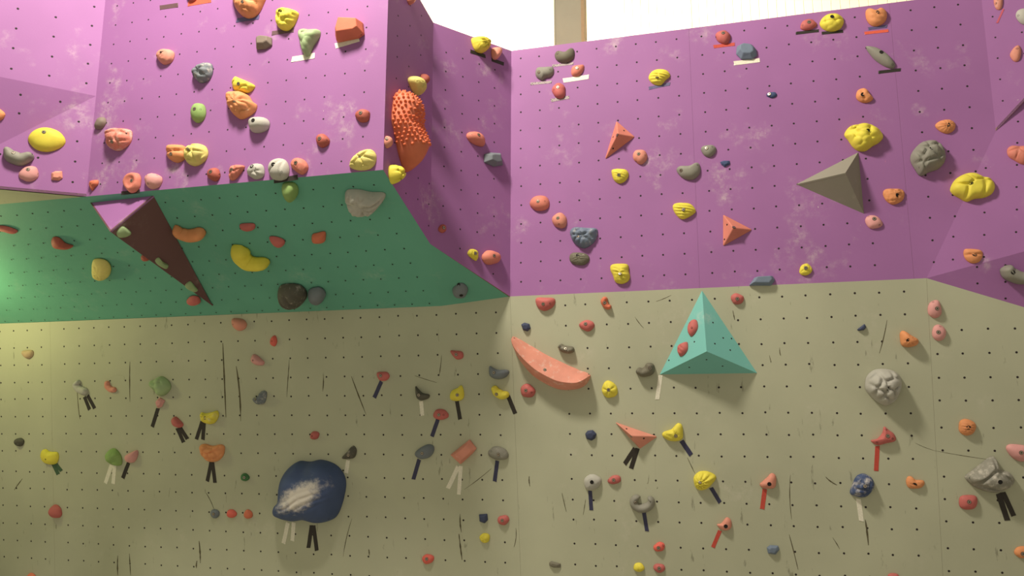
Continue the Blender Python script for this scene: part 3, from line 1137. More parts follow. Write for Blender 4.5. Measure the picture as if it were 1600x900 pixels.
def tape(pn, p0, p1, wpx, color, label):
    """a strip of tape stuck on the wall from one point to another"""
    pl = PL[pn]
    A, Bq = pl.hit(*p0), pl.hit(*p1)
    mpp = np.linalg.norm(pl.hit(p0[0] + 1, p0[1]) - A)
    if pn in ('S1', 'S2', 'U'):
        mpp = 0.0047
    c = (A + Bq) / 2
    d = Bq - A
    L = np.linalg.norm(d) / 2
    ax = V3([d @ pl.u, d @ pl.v]) / (2 * L)
    ay = V3([-ax[1], ax[0]])
    W = wpx * mpp / 2
    n = 7
    r = random.Random(hash_(label))
    vs = []
    for z in (0.0002, 0.0016):
        for i in range(n):
            s = -1 + 2 * i / (n - 1)
            e = r.uniform(-0.006, 0.006) if i in (0, n - 1) else 0
            for k in (-1, 1):
                q_ = ax * (s * L + e * k) + ay * (W * k * r.uniform(0.95, 1.03))
                vs.append((q_[0], q_[1], z + (0.0012 * abs(s) ** 8 if z > 0.001 else 0)))
    fs = []
    o_ = 2 * n
    for i in range(n - 1):
        a = 2 * i
        fs.append((o_ + a, o_ + a + 2, o_ + a + 3, o_ + a + 1))
        fs.append((a, a + 1, a + 3, a + 2))
        fs.append((a, a + 2, o_ + a + 2, o_ + a))
        fs.append((a + 1, o_ + a + 1, o_ + a + 3, a + 3))
    fs.append((0, o_, o_ + 1, 1))
    a = 2 * (n - 1)
    fs.append((a, a + 1, o_ + a + 1, o_ + a))
    o = mesh_obj('tape_strip', vs, fs, TAPE[color], None, False, frame(pl, c))
    o['label'] = label
    o['category'] = 'tape'
    o['group'] = 'tape strips marking the holds'
    return o
#HOLDS

# ---- wooden volumes
teal = volume('G', [(1097, 454), (1183, 583), (1031, 585)], (1104, 549), 0.22, M_TEAL, 'teal wooden pyramid volume with two red holds on its left side',
       [(1085, 534), (1114, 504), (1130, 528), (1117, 537), (1141, 547), (1143, 529), (1104, 562), (1129, 572), (1077, 574), (1045, 563)])
volume('R', [(1244, 288), (1341, 238), (1350, 334)], (1321, 270), 0.22, M_VGREY, 'grey wooden three-sided pyramid volume on the purple wall')
pv = volume('U', [(141, 317), (240, 306), (332, 478)], (172, 362), 0.34, [M_PURPLE, M_VSHADED, M_VSHADED], 'long maroon and purple wooden wedge volume hanging under the green overhang')  # lit side purple; shade of the other two is in their colour
PL['T0'] = sorted(teal, key=lambda k: k.n[0])[0]
PL['V0'] = sorted(pv, key=lambda k: -k.n[0])[0]

# ---- left facets
hold('L2', ('e', -2, 179, 20, 18), 'orange', 'orange hold cut by the left edge of the picture, above the yellow ledge')
hold('L3', ('p', [(43, 218), (48, 206), (62, 199), (78, 199), (94, 206), (102, 219), (95, 229), (75, 236), (55, 232)]), 'yellow', 'large smooth yellow ledge hold on the left pink facet', apex=(0, .35), bolts=[(69, 207)], chalk=.35)
hold('L3', ('s', [(9, 230), (16, 243), (32, 249), (52, 241)], [5, 12, 12, 7]), 'grey', 'grey smile-shaped hold at the far left below the big yellow ledge', H=.075, bolts=[(21, 239)], dots=[(50, 241)])
hold('L3', ('e', 45, 271, 31, 25), 'pink', 'pink oval hold below the grey smile-shaped hold', bolts=[(44, 265)], dots=[(58, 271)])
hold('L3', ('f', [(80, 270), (86, 267), (97, 267), (98, 278), (92, 282), (80, 281)]), 'salmon', 'small angular pale salmon hold right of the pink oval hold at left', bolts=[(89, 273)], chalk=.5)

# ---- box front
hold('B', ('p', [(147, 199), (150, 190), (155, 183), (162, 183), (164, 191), (158, 200), (150, 202)]), 'brown', 'small brown-grey hold on the left edge of the box front')
hold('B', ('p', [(162, 206), (172, 200), (186, 199), (201, 202), (202, 216), (196, 226), (183, 234), (170, 231), (164, 222)]), 'coral', 'chalky cracked red hold near the left edge of the box front', f='cells:8', chalk=.6, bolts=[(176, 222)], dots=[(197, 208)])
hold('B', ('e', 257, 87, 26, 25), 'salmon', 'round salmon swirl hold alone high on the box front', f='rings', bolts=[(253, 81)], chalk=.4, dark=True)
hold('B', ('p', [(299, 113), (306, 103), (318, 97), (328, 98), (330, 110), (325, 122), (312, 128), (302, 121)]), 'bgrey', 'blue-grey crumpled rock hold at the middle left of the box front', f='crumple', chalk=.55, dots=[(303, 114)])
hold('B', ('p', [(298, 170), (302, 162), (309, 160), (317, 163), (320, 174), (317, 185), (308, 191), (300, 187), (297, 178)]), 'green', 'smooth green egg-shaped hold on the box front', bolts=[(305, 171)], dots=[(315, 172)], chalk=.15)
hold('B', ('p', [(361, 128), (366, 119), (373, 121), (395, 131), (394, 138), (385, 144), (374, 143), (364, 139)]), 'yellow', 'yellow cracked hold sitting on top of the big orange hold', f='cells:7', bolts=[(374, 132)])
hold('B', ('p', [(352, 149), (358, 142), (372, 141), (385, 147), (391, 156), (398, 162), (394, 173), (376, 184), (364, 179), (355, 166)]), 'orange', 'big orange crumpled hold in the middle of the box front', f='crumple', bolts=[(368, 161)], chalk=.4)
hold('B', ('p', [(387, 193), (390, 185), (400, 182), (413, 183), (419, 191), (415, 201), (402, 206), (391, 204)]), 'pgrey', 'smooth pale grey oval hold with a long shadow on the box front', H=.085, bolts=[(397, 189)], dark=True)
hold('B', ('p', [(364, -14), (365, 8), (374, 21), (386, 26), (398, 21), (408, 5), (410, -14)]), 'orange', 'orange crumpled hold cut by the top edge with a blue tape', f='crumple', chalk=.3, bolts=[(381, 5)])
tape('B', (370, 32), (405, 27), 6, 'blue', 'blue tape under the orange hold at the top edge')
hold('B', ('p', [(429, 27), (433, 15), (444, 11), (456, 13), (464, 18), (462, 27), (455, 40), (445, 46), (433, 41)]), 'yellow', 'yellow faceted hold above a brown tape near the top of the box', f='crumple', bolts=[(439, 19)], dark=True, chalk=.1)
tape('B', (425, 52), (459, 47), 6, 'brown', 'brown tape under the yellow hold near the top of the box')
hold('B', ('f', [(399, 61), (407, 57), (424, 58), (424, 70), (414, 76), (400, 77)]), 'brown', 'small brown-grey wedge hold left of the yellow top hold', bolts=[(408, 60)], top=.6, apex=(0, .3))
hold('B', ('p', [(465, 50), (472, 44), (485, 45), (497, 45), (498, 54), (488, 70), (481, 85), (473, 84), (468, 67)]), 'pgreen', 'light green grape-bunch hold above a white tape', f='lumps:15', bolts=[(471, 49)], chalk=.3)
tape('B', (456, 93), (491, 87), 8, 'white', 'white tape under the green grape-bunch hold')
hold('B', ('f', [(523, 55), (529, 33), (565, 33), (567, 51), (559, 57), (525, 64)]), 'dorange', 'orange box-shaped hold with flat faces at the upper right of the box', H=.10, top=.72, apex=(.06, .25), dots=[(537, 38), (562, 51)], chalk=.1)
tape('B', (524, 72), (561, 61), 8, 'white', 'white tape slanting under the orange box-shaped hold')
hold('B', ('e', 566, 180, 22, 22), 'brick', 'brick-red round hold near the right edge of the box front', bolts=[(564, 177)], dots=[(575, 176), (559, 174)], chalk=.2)
hold('B', ('p', [(493, 215), (498, 209), (506, 209), (514, 218), (511, 226), (502, 230), (495, 225)]), 'brick', 'small brick-red drop-shaped hold left of the brick-red round hold', bolts=[(500, 217)], dots=[(511, 218)], chalk=.2)
hold('B', ('p', [(259, 229), (264, 225), (284, 226), (288, 233), (287, 246), (276, 253), (264, 249), (259, 241)]), 'orange', 'orange blocky hold with a slot touching a yellow cracked hold', f='slot', bolts=[(268, 241)], chalk=.4)
hold('B', ('p', [(286, 238), (293, 227), (306, 223), (318, 227), (322, 238), (317, 250), (303, 258), (290, 253)]), 'pyellow', 'pale yellow cracked hold touching the orange blocky hold', f='cells:10', bolts=[(295, 234)], chalk=.35)
hold('B', ('e', 205, 284, 28, 31), 'coral', 'salmon dish-shaped hold at the bottom edge above a black tape', f='dish', bolts=[(203, 281)], dots=[(211, 285)], H=.06)
tape('B', (190, 302), (218, 299), 5, 'black', 'black tape under the salmon dish-shaped hold')
hold('B', ('e', 238, 282, 25, 26), 'pink', 'pale pink ball hold with three screw holes by the dish-shaped hold', dots=[(232, 276), (245, 274), (234, 288)], chalk=.4)
hold('B', ('p', [(139, 290), (140, 283), (146, 281), (152, 281), (152, 288), (147, 292), (143, 298)]), 'dorange', 'tiny spiky orange-red hold at the lower left corner of the box', f='cells:5', chalk=.1)
hold('B', ('e', 333, 272, 21, 20), 'brick', 'dark red hold on the bottom edge of the box, leftmost in the row of five', bolts=[(330, 269)], dots=[(341, 271)], chalk=.2)
hold('B', ('p', [(357, 275), (359, 261), (366, 257), (380, 258), (378, 265), (367, 279), (359, 281)]), 'coral', 'orange-red bubbly wedge hold, second in the bottom row of the box', f='cells:9', bolts=[(363, 266)])
hold('B', ('e', 399, 267, 26, 26), 'pgrey', 'pale grey skull-like hold, third in the bottom row of the box', f='cells:5', bolts=[(394, 260)], dots=[(402, 265)], chalk=.5, dark=True)
hold('B', ('p', [(418, 262), (422, 251), (434, 246), (445, 250), (450, 263), (447, 276), (435, 281), (422, 277)]), 'pgrey', 'large pale grey hold with a rim, fourth in the bottom row of the box', f='cells:4', bolts=[(427, 257)], dots=[(442, 270)], chalk=.5, dark=True)
hold('B', ('p', [(453, 256), (458, 247), (467, 246), (476, 251), (480, 262), (471, 272), (458, 265)]), 'coral', 'salmon shell-shaped hold, last in the bottom row of the box', f='rings', bolts=[(463, 255)], chalk=.4)
tape('B', (429, 283), (465, 277), 7, 'black', 'black tape at the bottom edge under the large pale grey hold')
hold('B', ('p', [(544, 257), (552, 243), (564, 235), (578, 232), (586, 241), (584, 255), (575, 263), (560, 265), (548, 262)]), 'pyellow', 'pale yellow turtle-shell hold at the bottom right corner of the box front', f='cells:9', bolts=[(561, 245)], chalk=.3)
hold('B', ('e', 299, -7, 16, 18), 'brick', 'reddish hold at the top edge above the orange tape', chalk=.2)
tape('B', (250, 12), (278, 8), 6, 'brown', 'brown tape at the top edge without a hold in view')
tape('B', (294, 6), (330, 0), 7, 'orange', 'orange-red tape at the top edge')

# ---- box side and return
hold('S1', ('p', [(626, 165), (629, 147), (634, 141), (642, 146), (649, 160), (654, 178), (656, 200), (658, 222), (655, 240), (650, 262), (645, 266), (636, 240), (629, 205), (625, 185)]), 'dorange',
     'huge orange studded hold on the box side', H=.215, f='studs', chalk=.12, p=3.2, q=2.0, hmod=([-1, -.75, -.4, -.1, .15, .45, .7, 1], [.7, .95, 1.06, .84, .68, .78, .9, .85]))
hold('S1', ('p', [(643, 124), (648, 118), (655, 121), (660, 130), (662, 142), (658, 149), (650, 142)]), 'pyellow', 'yellow shell hold on top of the huge studded orange hold', H=.10, f='ribs:40', chalk=.3)
hold('S1', ('e', 664, 124, 9, 18), 'brick', 'small red-brown hold behind the yellow shell on the box side', H=.06)
hold('S1', ('p', [(603, 222), (605, 213), (609, 213), (612, 220), (611, 229), (606, 231)]), 'salmon', 'small salmon hold on the front edge of the box side', H=.045, bolts=[(608, 216)], chalk=.4)
hold('S1', ('p', [(613, 272), (614, 259), (620, 257), (627, 266), (628, 278), (620, 287), (616, 284)]), 'yellow', 'yellow cracked cone hold low on the box side beside the green overhang', H=.10, f='cells:8', dots=[(634, 272)])
hold('S1', ('e', 643, -1, 9, 16), 'coral', 'salmon hold at the top edge of the box side', H=.05)
hold('S2', ('p', [(740, 60), (746, 56), (757, 58), (766, 64), (766, 74), (757, 81), (746, 77)]), 'yellow', 'yellow ribbed cone hold at the top of the return wall', H=.11, f='ribs:80', chalk=.1)
tape('S2', (735, 80), (758, 88), 7, 'black', 'black tape under the yellow ribbed cone hold')
hold('S2', ('p', [(770, 76), (777, 73), (784, 76), (784, 83), (778, 92), (771, 90)]), 'salmon', 'small salmon hold right of the yellow ribbed cone', H=.06, dots=[(780, 78)])
tape('S2', (768, 93), (787, 100), 7, 'black', 'black tape under the small salmon hold near the corner top')  # narrow dark strip right below the hold, drawn as tape
hold('S2', ('p', [(731, 212), (734, 206), (745, 205), (755, 211), (759, 221), (757, 228), (746, 226), (736, 220)]), 'coral', 'salmon-red oval hold high on the return wall', bolts=[(747, 211)], dots=[(736, 212)])
hold('S2', ('f', [(758, 240), (766, 238), (783, 239), (785, 250), (787, 258), (773, 260), (758, 253)]), 'bgrey', 'blue-grey angular hold on the return wall', H=.06, bolts=[(764, 245)], dots=[(775, 248)], chalk=.2)
hold('S2', ('e', 692, 357, 12, 14), 'brick', 'tiny red hold in the shadow of the return wall', bolts=[(693, 356)], H=.03)
hold('S2', ('p', [(732, 396), (736, 389), (744, 390), (748, 397), (746, 407), (738, 403)]), 'yellow', 'small yellow hold low on the return wall', f='cells:4', bolts=[(742, 396)])
hold('S2', ('e', 769, 402, 28, 23, 15), 'coral', 'red oval hold low on the return wall near the corner', bolts=[(771, 400)], chalk=.3)

# ---- green underside
hold('U', ('p', [(439, 293), (447, 289), (458, 290), (464, 298), (463, 310), (455, 316), (445, 308)]), 'green', 'green ball hold under the overhang edge', H=.10, chalk=.35)
hold('U', ('p', [(537, 314), (540, 303), (558, 302), (577, 306), (597, 307), (600, 314), (592, 325), (583, 334), (568, 338), (553, 334), (543, 326)]), 'pgrey', 'big white-grey half-round rock hold under the overhang at right', H=.13, f='crumple', chalk=.45)
hold('U', ('s', [(272, 355), (280, 365), (296, 370), (308, 368), (316, 361)], [4, 9, 10, 10, 6]), 'orange', 'orange tongue-shaped hold beside the maroon wedge volume', H=.08)
hold('U', ('p', [(374, 352), (384, 350), (397, 351), (397, 359), (386, 362), (376, 359)]), 'red', 'small red hold high under the overhang', H=.03, chalk=.1)
hold('U', ('p', [(420, 372), (430, 371), (443, 376), (444, 383), (436, 388), (426, 383)]), 'red', 'pinkish red drop hold under the overhang left of the orange one', H=.035, chalk=.3)
hold('U', ('p', [(487, 369), (495, 366), (507, 364), (508, 374), (505, 380), (488, 380)]), 'dorange', 'small orange hold in the middle of the green overhang', H=.05, chalk=.1)
hold('U', ('s', [(375, 388), (374, 401), (386, 412), (402, 414), (419, 411)], [13, 14, 13, 10, 7]), 'yellow', 'yellow banana-shaped hold on the green overhang', H=.10, chalk=.25, dots=[(384, 418), (417, 413)])
hold('U', ('p', [(432, 463), (436, 452), (450, 449), (466, 451), (476, 460), (477, 471), (468, 480), (452, 482), (438, 476)]), 'dgrey', 'dark grey boulder hold with a pale side at the foot of the overhang', H=.13, f='fold:20', chalk=.5)
hold('U', ('e', 494, 464, 27, 24), 'bgrey', 'blue-grey ball hold touching the dark grey boulder hold', H=.09, chalk=.3)
hold('U', ('p', [(142, 420), (144, 409), (154, 407), (166, 411), (172, 422), (168, 435), (156, 440), (144, 434)]), 'pyellow', 'tan-yellow hold with a dark bolt hole left of the maroon wedge', H=.07, f='pits', dots=[(149, 427)], chalk=.4)
hold('U', ('p', [(-6, 354), (6, 354), (20, 358), (27, 362), (22, 366), (8, 362), (-6, 359)]), 'red', 'flat red hold at the left edge under the overhang', H=.03, chalk=.1)
hold('U', ('p', [(79, 378), (83, 372), (92, 374), (101, 382), (113, 386), (107, 390), (92, 389), (82, 386)]), 'brick', 'red fin-shaped hold at the left of the green overhang', H=.05, chalk=.05)
hold('U', ('e', 302, 471, 21, 15), 'red', 'red hold tucked under the tip of the maroon wedge volume', H=.04)
hold('U3', ('e', 719, 456, 24, 22), 'bgrey', 'grey hold with two bolts near the right corner of the overhang', H=.06, bolts=[(716, 450), (721, 460)], chalk=.3, dark=True)
hold('U', ('e', 226, 404, 14, 8, 25), 'brick', 'red sliver of a hold behind the edge of the maroon wedge volume', H=.03)
hold('V0', ('p', [(183, 364), (190, 355), (196, 355), (206, 364), (200, 370), (187, 372)]), 'pgreen', 'pale green stub hold nearest the top of the maroon wedge', H=.03, chalk=.2)
hold('V0', ('p', [(243, 408), (249, 403), (256, 410), (264, 415), (260, 421), (248, 415)]), 'pgreen', 'pale green stub hold in the middle of the maroon wedge', H=.03, chalk=.2)
hold('V0', ('p', [(290, 446), (298, 440), (305, 447), (310, 454), (304, 457), (293, 452)]), 'pgreen', 'pale green stub hold nearest the tip of the maroon wedge', H=.03, chalk=.2)
hold('T0', ('p', [(1074, 518), (1075, 507), (1081, 499), (1087, 500), (1089, 511), (1084, 521), (1078, 525)]), 'red', 'upper red hold on the left side of the teal pyramid', H=.04, dots=[(1079, 505), (1083, 513), (1075, 519)])
hold('T0', ('p', [(1058, 548), (1060, 539), (1069, 534), (1073, 535), (1073, 546), (1067, 554), (1061, 556)]), 'red', 'lower red hold on the left side of the teal pyramid', H=.04, f='fold:60')

# ---- purple wall right of the corner
hold('R', ('p', [(866, 85), (870, 79), (880, 81), (889, 79), (893, 74), (897, 78), (896, 89), (888, 96), (877, 97), (869, 93)]), 'olive', 'olive-grey bean hold just under the top edge near the corner', bolts=[(871, 82)], dots=[(893, 76)], chalk=.15)
tape('R', (863, 103), (896, 99), 4, 'speckled', 'worn speckled tape under the olive-grey bean hold')
hold('R', ('p', [(836, 113), (839, 105), (850, 104), (863, 104), (865, 112), (860, 119), (852, 121), (846, 125), (838, 120)]), 'grey', 'grey bean hold left of the others near the corner top', bolts=[(842, 113)], dots=[(860, 110)], chalk=.15)
tape('R', (829, 131), (862, 128), 4, 'speckled', 'worn speckled tape under the grey bean hold')
hold('R', ('p', [(892, 110), (895, 103), (904, 101), (912, 101), (911, 110), (904, 118), (894, 118)]), 'coral', 'small orange-red hold with a white tape near the corner top', bolts=[(902, 107)])
tape('R', (880, 126), (920, 120), 7, 'white', 'white tape under the small orange-red hold near the corner')
hold('R', ('e', 873, 141, 22, 24), 'red', 'round red hold above a worn tape near the corner', bolts=[(872, 137)], dots=[(866, 141)], chalk=.25)
tape('R', (861, 157), (889, 152), 5, 'speckled', 'worn speckled tape under the round red hold near the corner')
hold('R', ('p', [(1013, 121), (1018, 111), (1030, 107), (1042, 109), (1047, 117), (1040, 124), (1032, 132), (1020, 130)]), 'yellow', 'yellow ribbed hold with a blue tape on the purple wall', f='ribs:75', bolts=[(1027, 121)], chalk=.1)
tape('R', (1014, 138), (1047, 131), 5, 'blue', 'blue tape under the yellow ribbed hold')
hold('R', ('e', 1130, 57, 24, 21), 'red', 'round red hold near the top edge with a red tape', bolts=[(1130, 52)], dots=[(1119, 57)])
tape('R', (1115, 73), (1148, 69), 5.5, 'red', 'red tape under the round red hold near the top edge')
hold('R', ('f', [(1150, 84), (1151, 72), (1160, 68), (1176, 70), (1182, 77), (1183, 86), (1175, 92), (1158, 92)]), 'bluegrey', 'blue-grey faceted hold with a white tape near the top edge', bolts=[(1165, 75)], dots=[(1155, 85), (1180, 76)], top=.62, apex=(0, .2), chalk=.15)
tape('R', (1147, 99), (1187, 94), 7, 'white', 'white tape under the blue-grey faceted hold')
hold('R', ('e', 1263, 38, 25, 18, -8), 'red', 'red oval hold beside the yellow lumpy hold at the top edge', bolts=[(1264, 35)], dots=[(1254, 40)])
tape('R', (1244, 52), (1279, 48), 5, 'black', 'black tape under the red oval hold at the top edge')
hold('R', ('p', [(1281, 36), (1287, 25), (1299, 20), (1312, 22), (1319, 31), (1314, 43), (1301, 48), (1288, 45)]), 'yellow', 'yellow lumpy hold with a black tape at the top edge', f='lumps:14', bolts=[(1300, 27)], dark=True, chalk=.1)
tape('R', (1284, 52), (1317, 49), 5, 'black', 'black tape under the yellow lumpy hold at the top edge')
hold('R', ('p', [(1353, 16), (1358, 12), (1368, 15), (1378, 11), (1386, 18), (1386, 28), (1380, 36), (1369, 40), (1360, 37), (1354, 28)]), 'orange', 'orange heart-shaped hold at the top edge with two tapes', f='fold:60', bolts=[(1370, 20)], dark=True, chalk=.2)
tape('R', (1357, 45), (1386, 41), 5, 'blue', 'blue tape directly under the orange heart-shaped hold')
tape('R', (1351, 52), (1388, 48), 5, 'orange', 'orange-red tape below the blue tape of the heart-shaped hold')
hold('R', ('p', [(1353, 73), (1358, 71), (1371, 74), (1387, 84), (1398, 97), (1399, 104), (1392, 106), (1378, 100), (1364, 89)]), 'grey', 'long grey leaf-shaped hold slanting down to a black tape', bolts=[(1377, 82)], dots=[(1394, 101), (1354, 73)], chalk=.25, H=.05, dark=True)
tape('R', (1373, 113), (1407, 109), 5.5, 'black', 'black tape under the long grey leaf-shaped hold')
hold('R', ('e', 1206, 148, 16, 10), 'blue', 'tiny blue oval hold alone on the upper purple wall', bolts=[(1202, 147)], chalk=0)
hold('R', ('p', [(1338, 152), (1340, 141), (1348, 137), (1355, 139), (1360, 147), (1365, 153), (1358, 159), (1346, 159)]), 'orange', 'small orange pebbled hold above the big yellow lumpy hold', f='lumps:12', bolts=[(1348, 148)], dark=True, chalk=.15)
hold('R', ('p', [(1320, 208), (1327, 197), (1338, 193), (1352, 191), (1366, 195), (1378, 204), (1381, 213), (1374, 221), (1365, 226), (1353, 234), (1341, 233), (1333, 227), (1326, 217)]), 'yellow', 'big yellow lumpy rock hold above the grey pyramid volume', H=.11, f='lumps:22', bolts=[(1355, 206)], dots=[(1331, 198)], dark=True, chalk=.2)
hold('R', ('p', [(1462, 194), (1470, 188), (1484, 186), (1493, 192), (1492, 202), (1482, 208), (1472, 206), (1464, 200)]), 'orange', 'orange claw-ribbed hold above the big grey cracked hold', f='fan:.3,0', bolts=[(1481, 195)], dark=True, chalk=.15)
hold('R', ('p', [(1424, 248), (1427, 235), (1440, 221), (1455, 217), (1468, 220), (1478, 233), (1479, 248), (1469, 261), (1453, 267), (1440, 273), (1431, 262)]), 'grey', 'big grey cracked dome hold at the right of the purple wall', H=.12, f='cells:13', bolts=[(1455, 233)], dots=[(1437, 262)], dark=True, chalk=.35)
hold('R', ('p', [(1486, 294), (1493, 280), (1507, 271), (1522, 269), (1535, 274), (1550, 279), (1556, 291), (1551, 303), (1538, 309), (1524, 310), (1512, 314), (1500, 308), (1490, 302)]), 'yellow', 'large flat yellow rock hold at the far right of the purple wall', H=.085, f='cells:6', bolts=[(1517, 287)], dark=True, chalk=.12, p=5, q=1.6)
tetra('R', [(963, 188), (993, 214), (944, 251)], (965, 209), .10, 'coral', 'tall orange-red pyramid hold at the upper middle of the purple wall', .1, [(964, 211)], [(975, 204), (958, 214), (958, 232)])
hold('R', ('e', 1000, 244, 22, 24), 'salmon', 'round salmon hold right of the tall orange-red pyramid', bolts=[(998, 241)], dots=[(1008, 243), (994, 251)])
hold('R', ('p', [(955, 269), (957, 264), (969, 263), (979, 265), (982, 273), (977, 282), (968, 286), (959, 281)]), 'yellow', 'yellow ribbed hold under the tall orange-red pyramid', f='ribs:70', bolts=[(967, 274)], chalk=.1)
hold('R', ('p', [(1095, 232), (1100, 227), (1113, 226), (1119, 231), (1117, 239), (1109, 245), (1100, 242)]), 'grey', 'small grey hold above the tiny dark blue angular hold', bolts=[(1104, 232)], dots=[(1113, 230)], chalk=.2)
hold('R', ('p', [(1057, 266), (1061, 259), (1077, 258), (1089, 253), (1094, 259), (1093, 271), (1082, 280), (1066, 277)]), 'grey', 'grey bean hold in the middle of the purple wall', bolts=[(1064, 266)], dots=[(1090, 258)], chalk=.2)
hold('R', ('f', [(1125, 253), (1130, 251), (1140, 251), (1141, 256), (1132, 261), (1127, 257)]), 'blue', 'tiny dark blue angular hold in the middle of the purple wall', dots=[(1128, 254), (1138, 254)], chalk=0)
hold('R', ('p', [(1051, 325), (1053, 318), (1064, 316), (1079, 318), (1087, 328), (1082, 335), (1067, 342), (1057, 336)]), 'yellow', 'yellow ribbed fan hold left of the orange-red three-sided hold', f='ribs:75', bolts=[(1068, 328)], chalk=.15)
tetra('R', [(1129, 334), (1177, 359), (1129, 386)], (1146, 356), .09, 'coral', 'orange-red three-sided hold pointing right above the teal pyramid', .1, [(1147, 355)], [(1136, 351), (1132, 374)])
hold('R', ('p', [(827, 319), (830, 310), (839, 305), (852, 306), (858, 315), (855, 325), (844, 329), (834, 327)]), 'coral', 'salmon half-round hold left on the purple wall near the corner', bolts=[(841, 315)], dots=[(852, 315)])
hold('R', ('e', 874, 344, 24, 24), 'salmon', 'round light orange hold above the blue-grey rock hold', bolts=[(872, 341)], dots=[(881, 337), (874, 351)], chalk=.15)
hold('R', ('p', [(890, 360), (897, 354), (915, 355), (931, 356), (933, 364), (928, 377), (916, 386), (907, 386), (896, 378), (891, 369)]), 'bluegrey', 'blue-grey rock hold with chalky top on the left of the purple wall', f='crumple', H=.08, bolts=[(903, 370)], dots=[(930, 360)], chalk=.5)
hold('R', ('p', [(889, 402), (893, 395), (905, 394), (917, 397), (921, 405), (914, 413), (902, 414), (892, 410)]), 'olive', 'olive-grey ribbed hold under the blue-grey rock hold', f='ribs:100', bolts=[(903, 399)], chalk=.4, dark=True)
hold('R', ('p', [(953, 421), (955, 413), (970, 411), (981, 413), (982, 423), (984, 431), (981, 439), (971, 443), (961, 440), (957, 430)]), 'yellow', 'yellow two-lobed ribbed hold just above the grey wall', f='ribs:80', bolts=[(969, 428)], chalk=.15)
hold('R', ('e', 1259, 421, 20, 19), 'yellow', 'small yellow cracked hold low on the purple wall', f='cells:6', bolts=[(1259, 419)], chalk=0)
hold('R', ('f', [(1170, 446), (1179, 433), (1208, 431), (1211, 438), (1205, 446)]), 'bluegrey', 'blue-grey ledge hold on the seam right of the teal pyramid', H=.05, top=.7, apex=(0, .2), dots=[(1185, 438), (1196, 438)], chalk=.3)
hold('R', ('p', [(1380, 302), (1384, 295), (1398, 294), (1411, 296), (1414, 305), (1409, 314), (1396, 319), (1385, 313)]), 'orange', 'orange wrinkled hold right of the grey pyramid volume', f='crumple', bolts=[(1402, 305)], dark=True, chalk=.2)
hold('R', ('p', [(1352, 345), (1356, 337), (1366, 336), (1374, 340), (1380, 350), (1372, 356), (1359, 356)]), 'pink', 'pink oval hold at the lower tip of the grey pyramid volume', bolts=[(1366, 342)], dots=[(1357, 338), (1374, 352)], chalk=.4)
hold('R3', ('p', [(1506, 391), (1511, 388), (1532, 390), (1536, 398), (1531, 408), (1520, 411), (1511, 407), (1506, 399)]), 'orange', 'orange slotted hold near the right edge above the grey wall', f='slot', bolts=[(1523, 398)], dark=True, chalk=.1)
hold('R4', ('s', [(1572, 416), (1578, 428), (1594, 435), (1612, 436)], [10, 13, 12, 10]), 'grey', 'grey curved horn hold at the right edge', H=.10, bolts=[(1582, 425)], chalk=.25, dark=True)
hold('R3', ('p', [(1574, 233), (1580, 227), (1592, 227), (1610, 229), (1612, 248), (1600, 256), (1586, 250), (1576, 243)]), 'coral', 'pink and red cracked hold at the right edge', f='cells:5', chalk=.4)
hold('R2', ('p', [(1553, 5), (1554, -6), (1565, -8), (1567, 4), (1564, 14), (1557, 14)]), 'salmon', 'pink pitted hold at the upper right corner', dots=[(1559, 0), (1556, 6)], chalk=.5)
hold('R2', ('p', [(1587, 24), (1591, 15), (1604, 13), (1610, 28), (1603, 38), (1593, 34)]), 'pgrey', 'grey hold cut by the right edge near the top', dots=[(1591, 25)])
hold('R2', ('p', [(1578, 85), (1584, 74), (1592, 70), (1596, 80), (1592, 94), (1584, 95)]), 'salmon', 'light orange pointed hold near the upper right edge', chalk=.2, dots=[(1589, 77)])
tape('R2', (1568, 14), (1558, 36), 3, 'pinkred', 'faded red tape below the pink pitted hold at upper right')

# ---- grey wall, right part
hold('G', ('p', [(836, 470), (839, 465), (852, 465), (865, 466), (867, 473), (862, 481), (850, 486), (840, 481)]), 'red', 'red half-round hold just below the seam near the corner', bolts=[(849, 475)], dots=[(860, 474)], chalk=.15)
hold('G', ('s', [(947, 464), (943, 471), (948, 479), (955, 480)], [3.5, 5.5, 5, 3]), 'dorange', 'small orange crescent hold below the seam', H=.045, bolts=[(945, 473)], chalk=.1)
hold('G', ('p', [(904, 508), (910, 502), (918, 500), (927, 504), (928, 511), (920, 518), (910, 515)]), 'red', 'small red lens-shaped hold above the pale curved grey hold', bolts=[(915, 506)], dots=[(906, 508)], chalk=.1)
hold('G', ('f', [(814, 507), (819, 504), (827, 506), (829, 513), (824, 518), (817, 516)]), 'navy', 'small dark blue faceted hold above the tip of the big salmon crescent', bolts=[(819, 509)], chalk=.05)
hold('G', ('s', [(873, 539), (879, 545), (888, 547), (897, 546)], [4, 5.5, 6, 4]), 'olive', 'small olive-grey curved hold above the big salmon crescent', H=.06, bolts=[(884, 545)], dots=[(876, 541)], chalk=.5)
hold('G', ('s', [(799, 526), (815, 549), (842, 573), (875, 590), (903, 594), (921, 587)], [3, 14, 20, 21, 15, 5]), 'salmon', 'large salmon crescent hold like a slice of melon', H=.15, sharp=1, bolts=[(851, 578)], dots=[(802, 529), (918, 586)], chalk=.5)
hold('G', ('s', [(994, 578), (1004, 583), (1014, 579), (1016, 567)], [5, 7, 9, 6]), 'olive', 'dark olive bent hold left of the teal pyramid', H=.07, bolts=[(1016, 575)], dots=[(995, 580)], chalk=.1)
hold('G', ('e', 952, 609, 25, 27), 'yellow', 'yellow flower-shaped hold under the big salmon crescent', f='petal', bolts=[(951, 609)], chalk=0)
tape('G', (1032, 587), (1027, 624), 6.5, 'white', 'white tape hanging from the left corner of the teal pyramid')
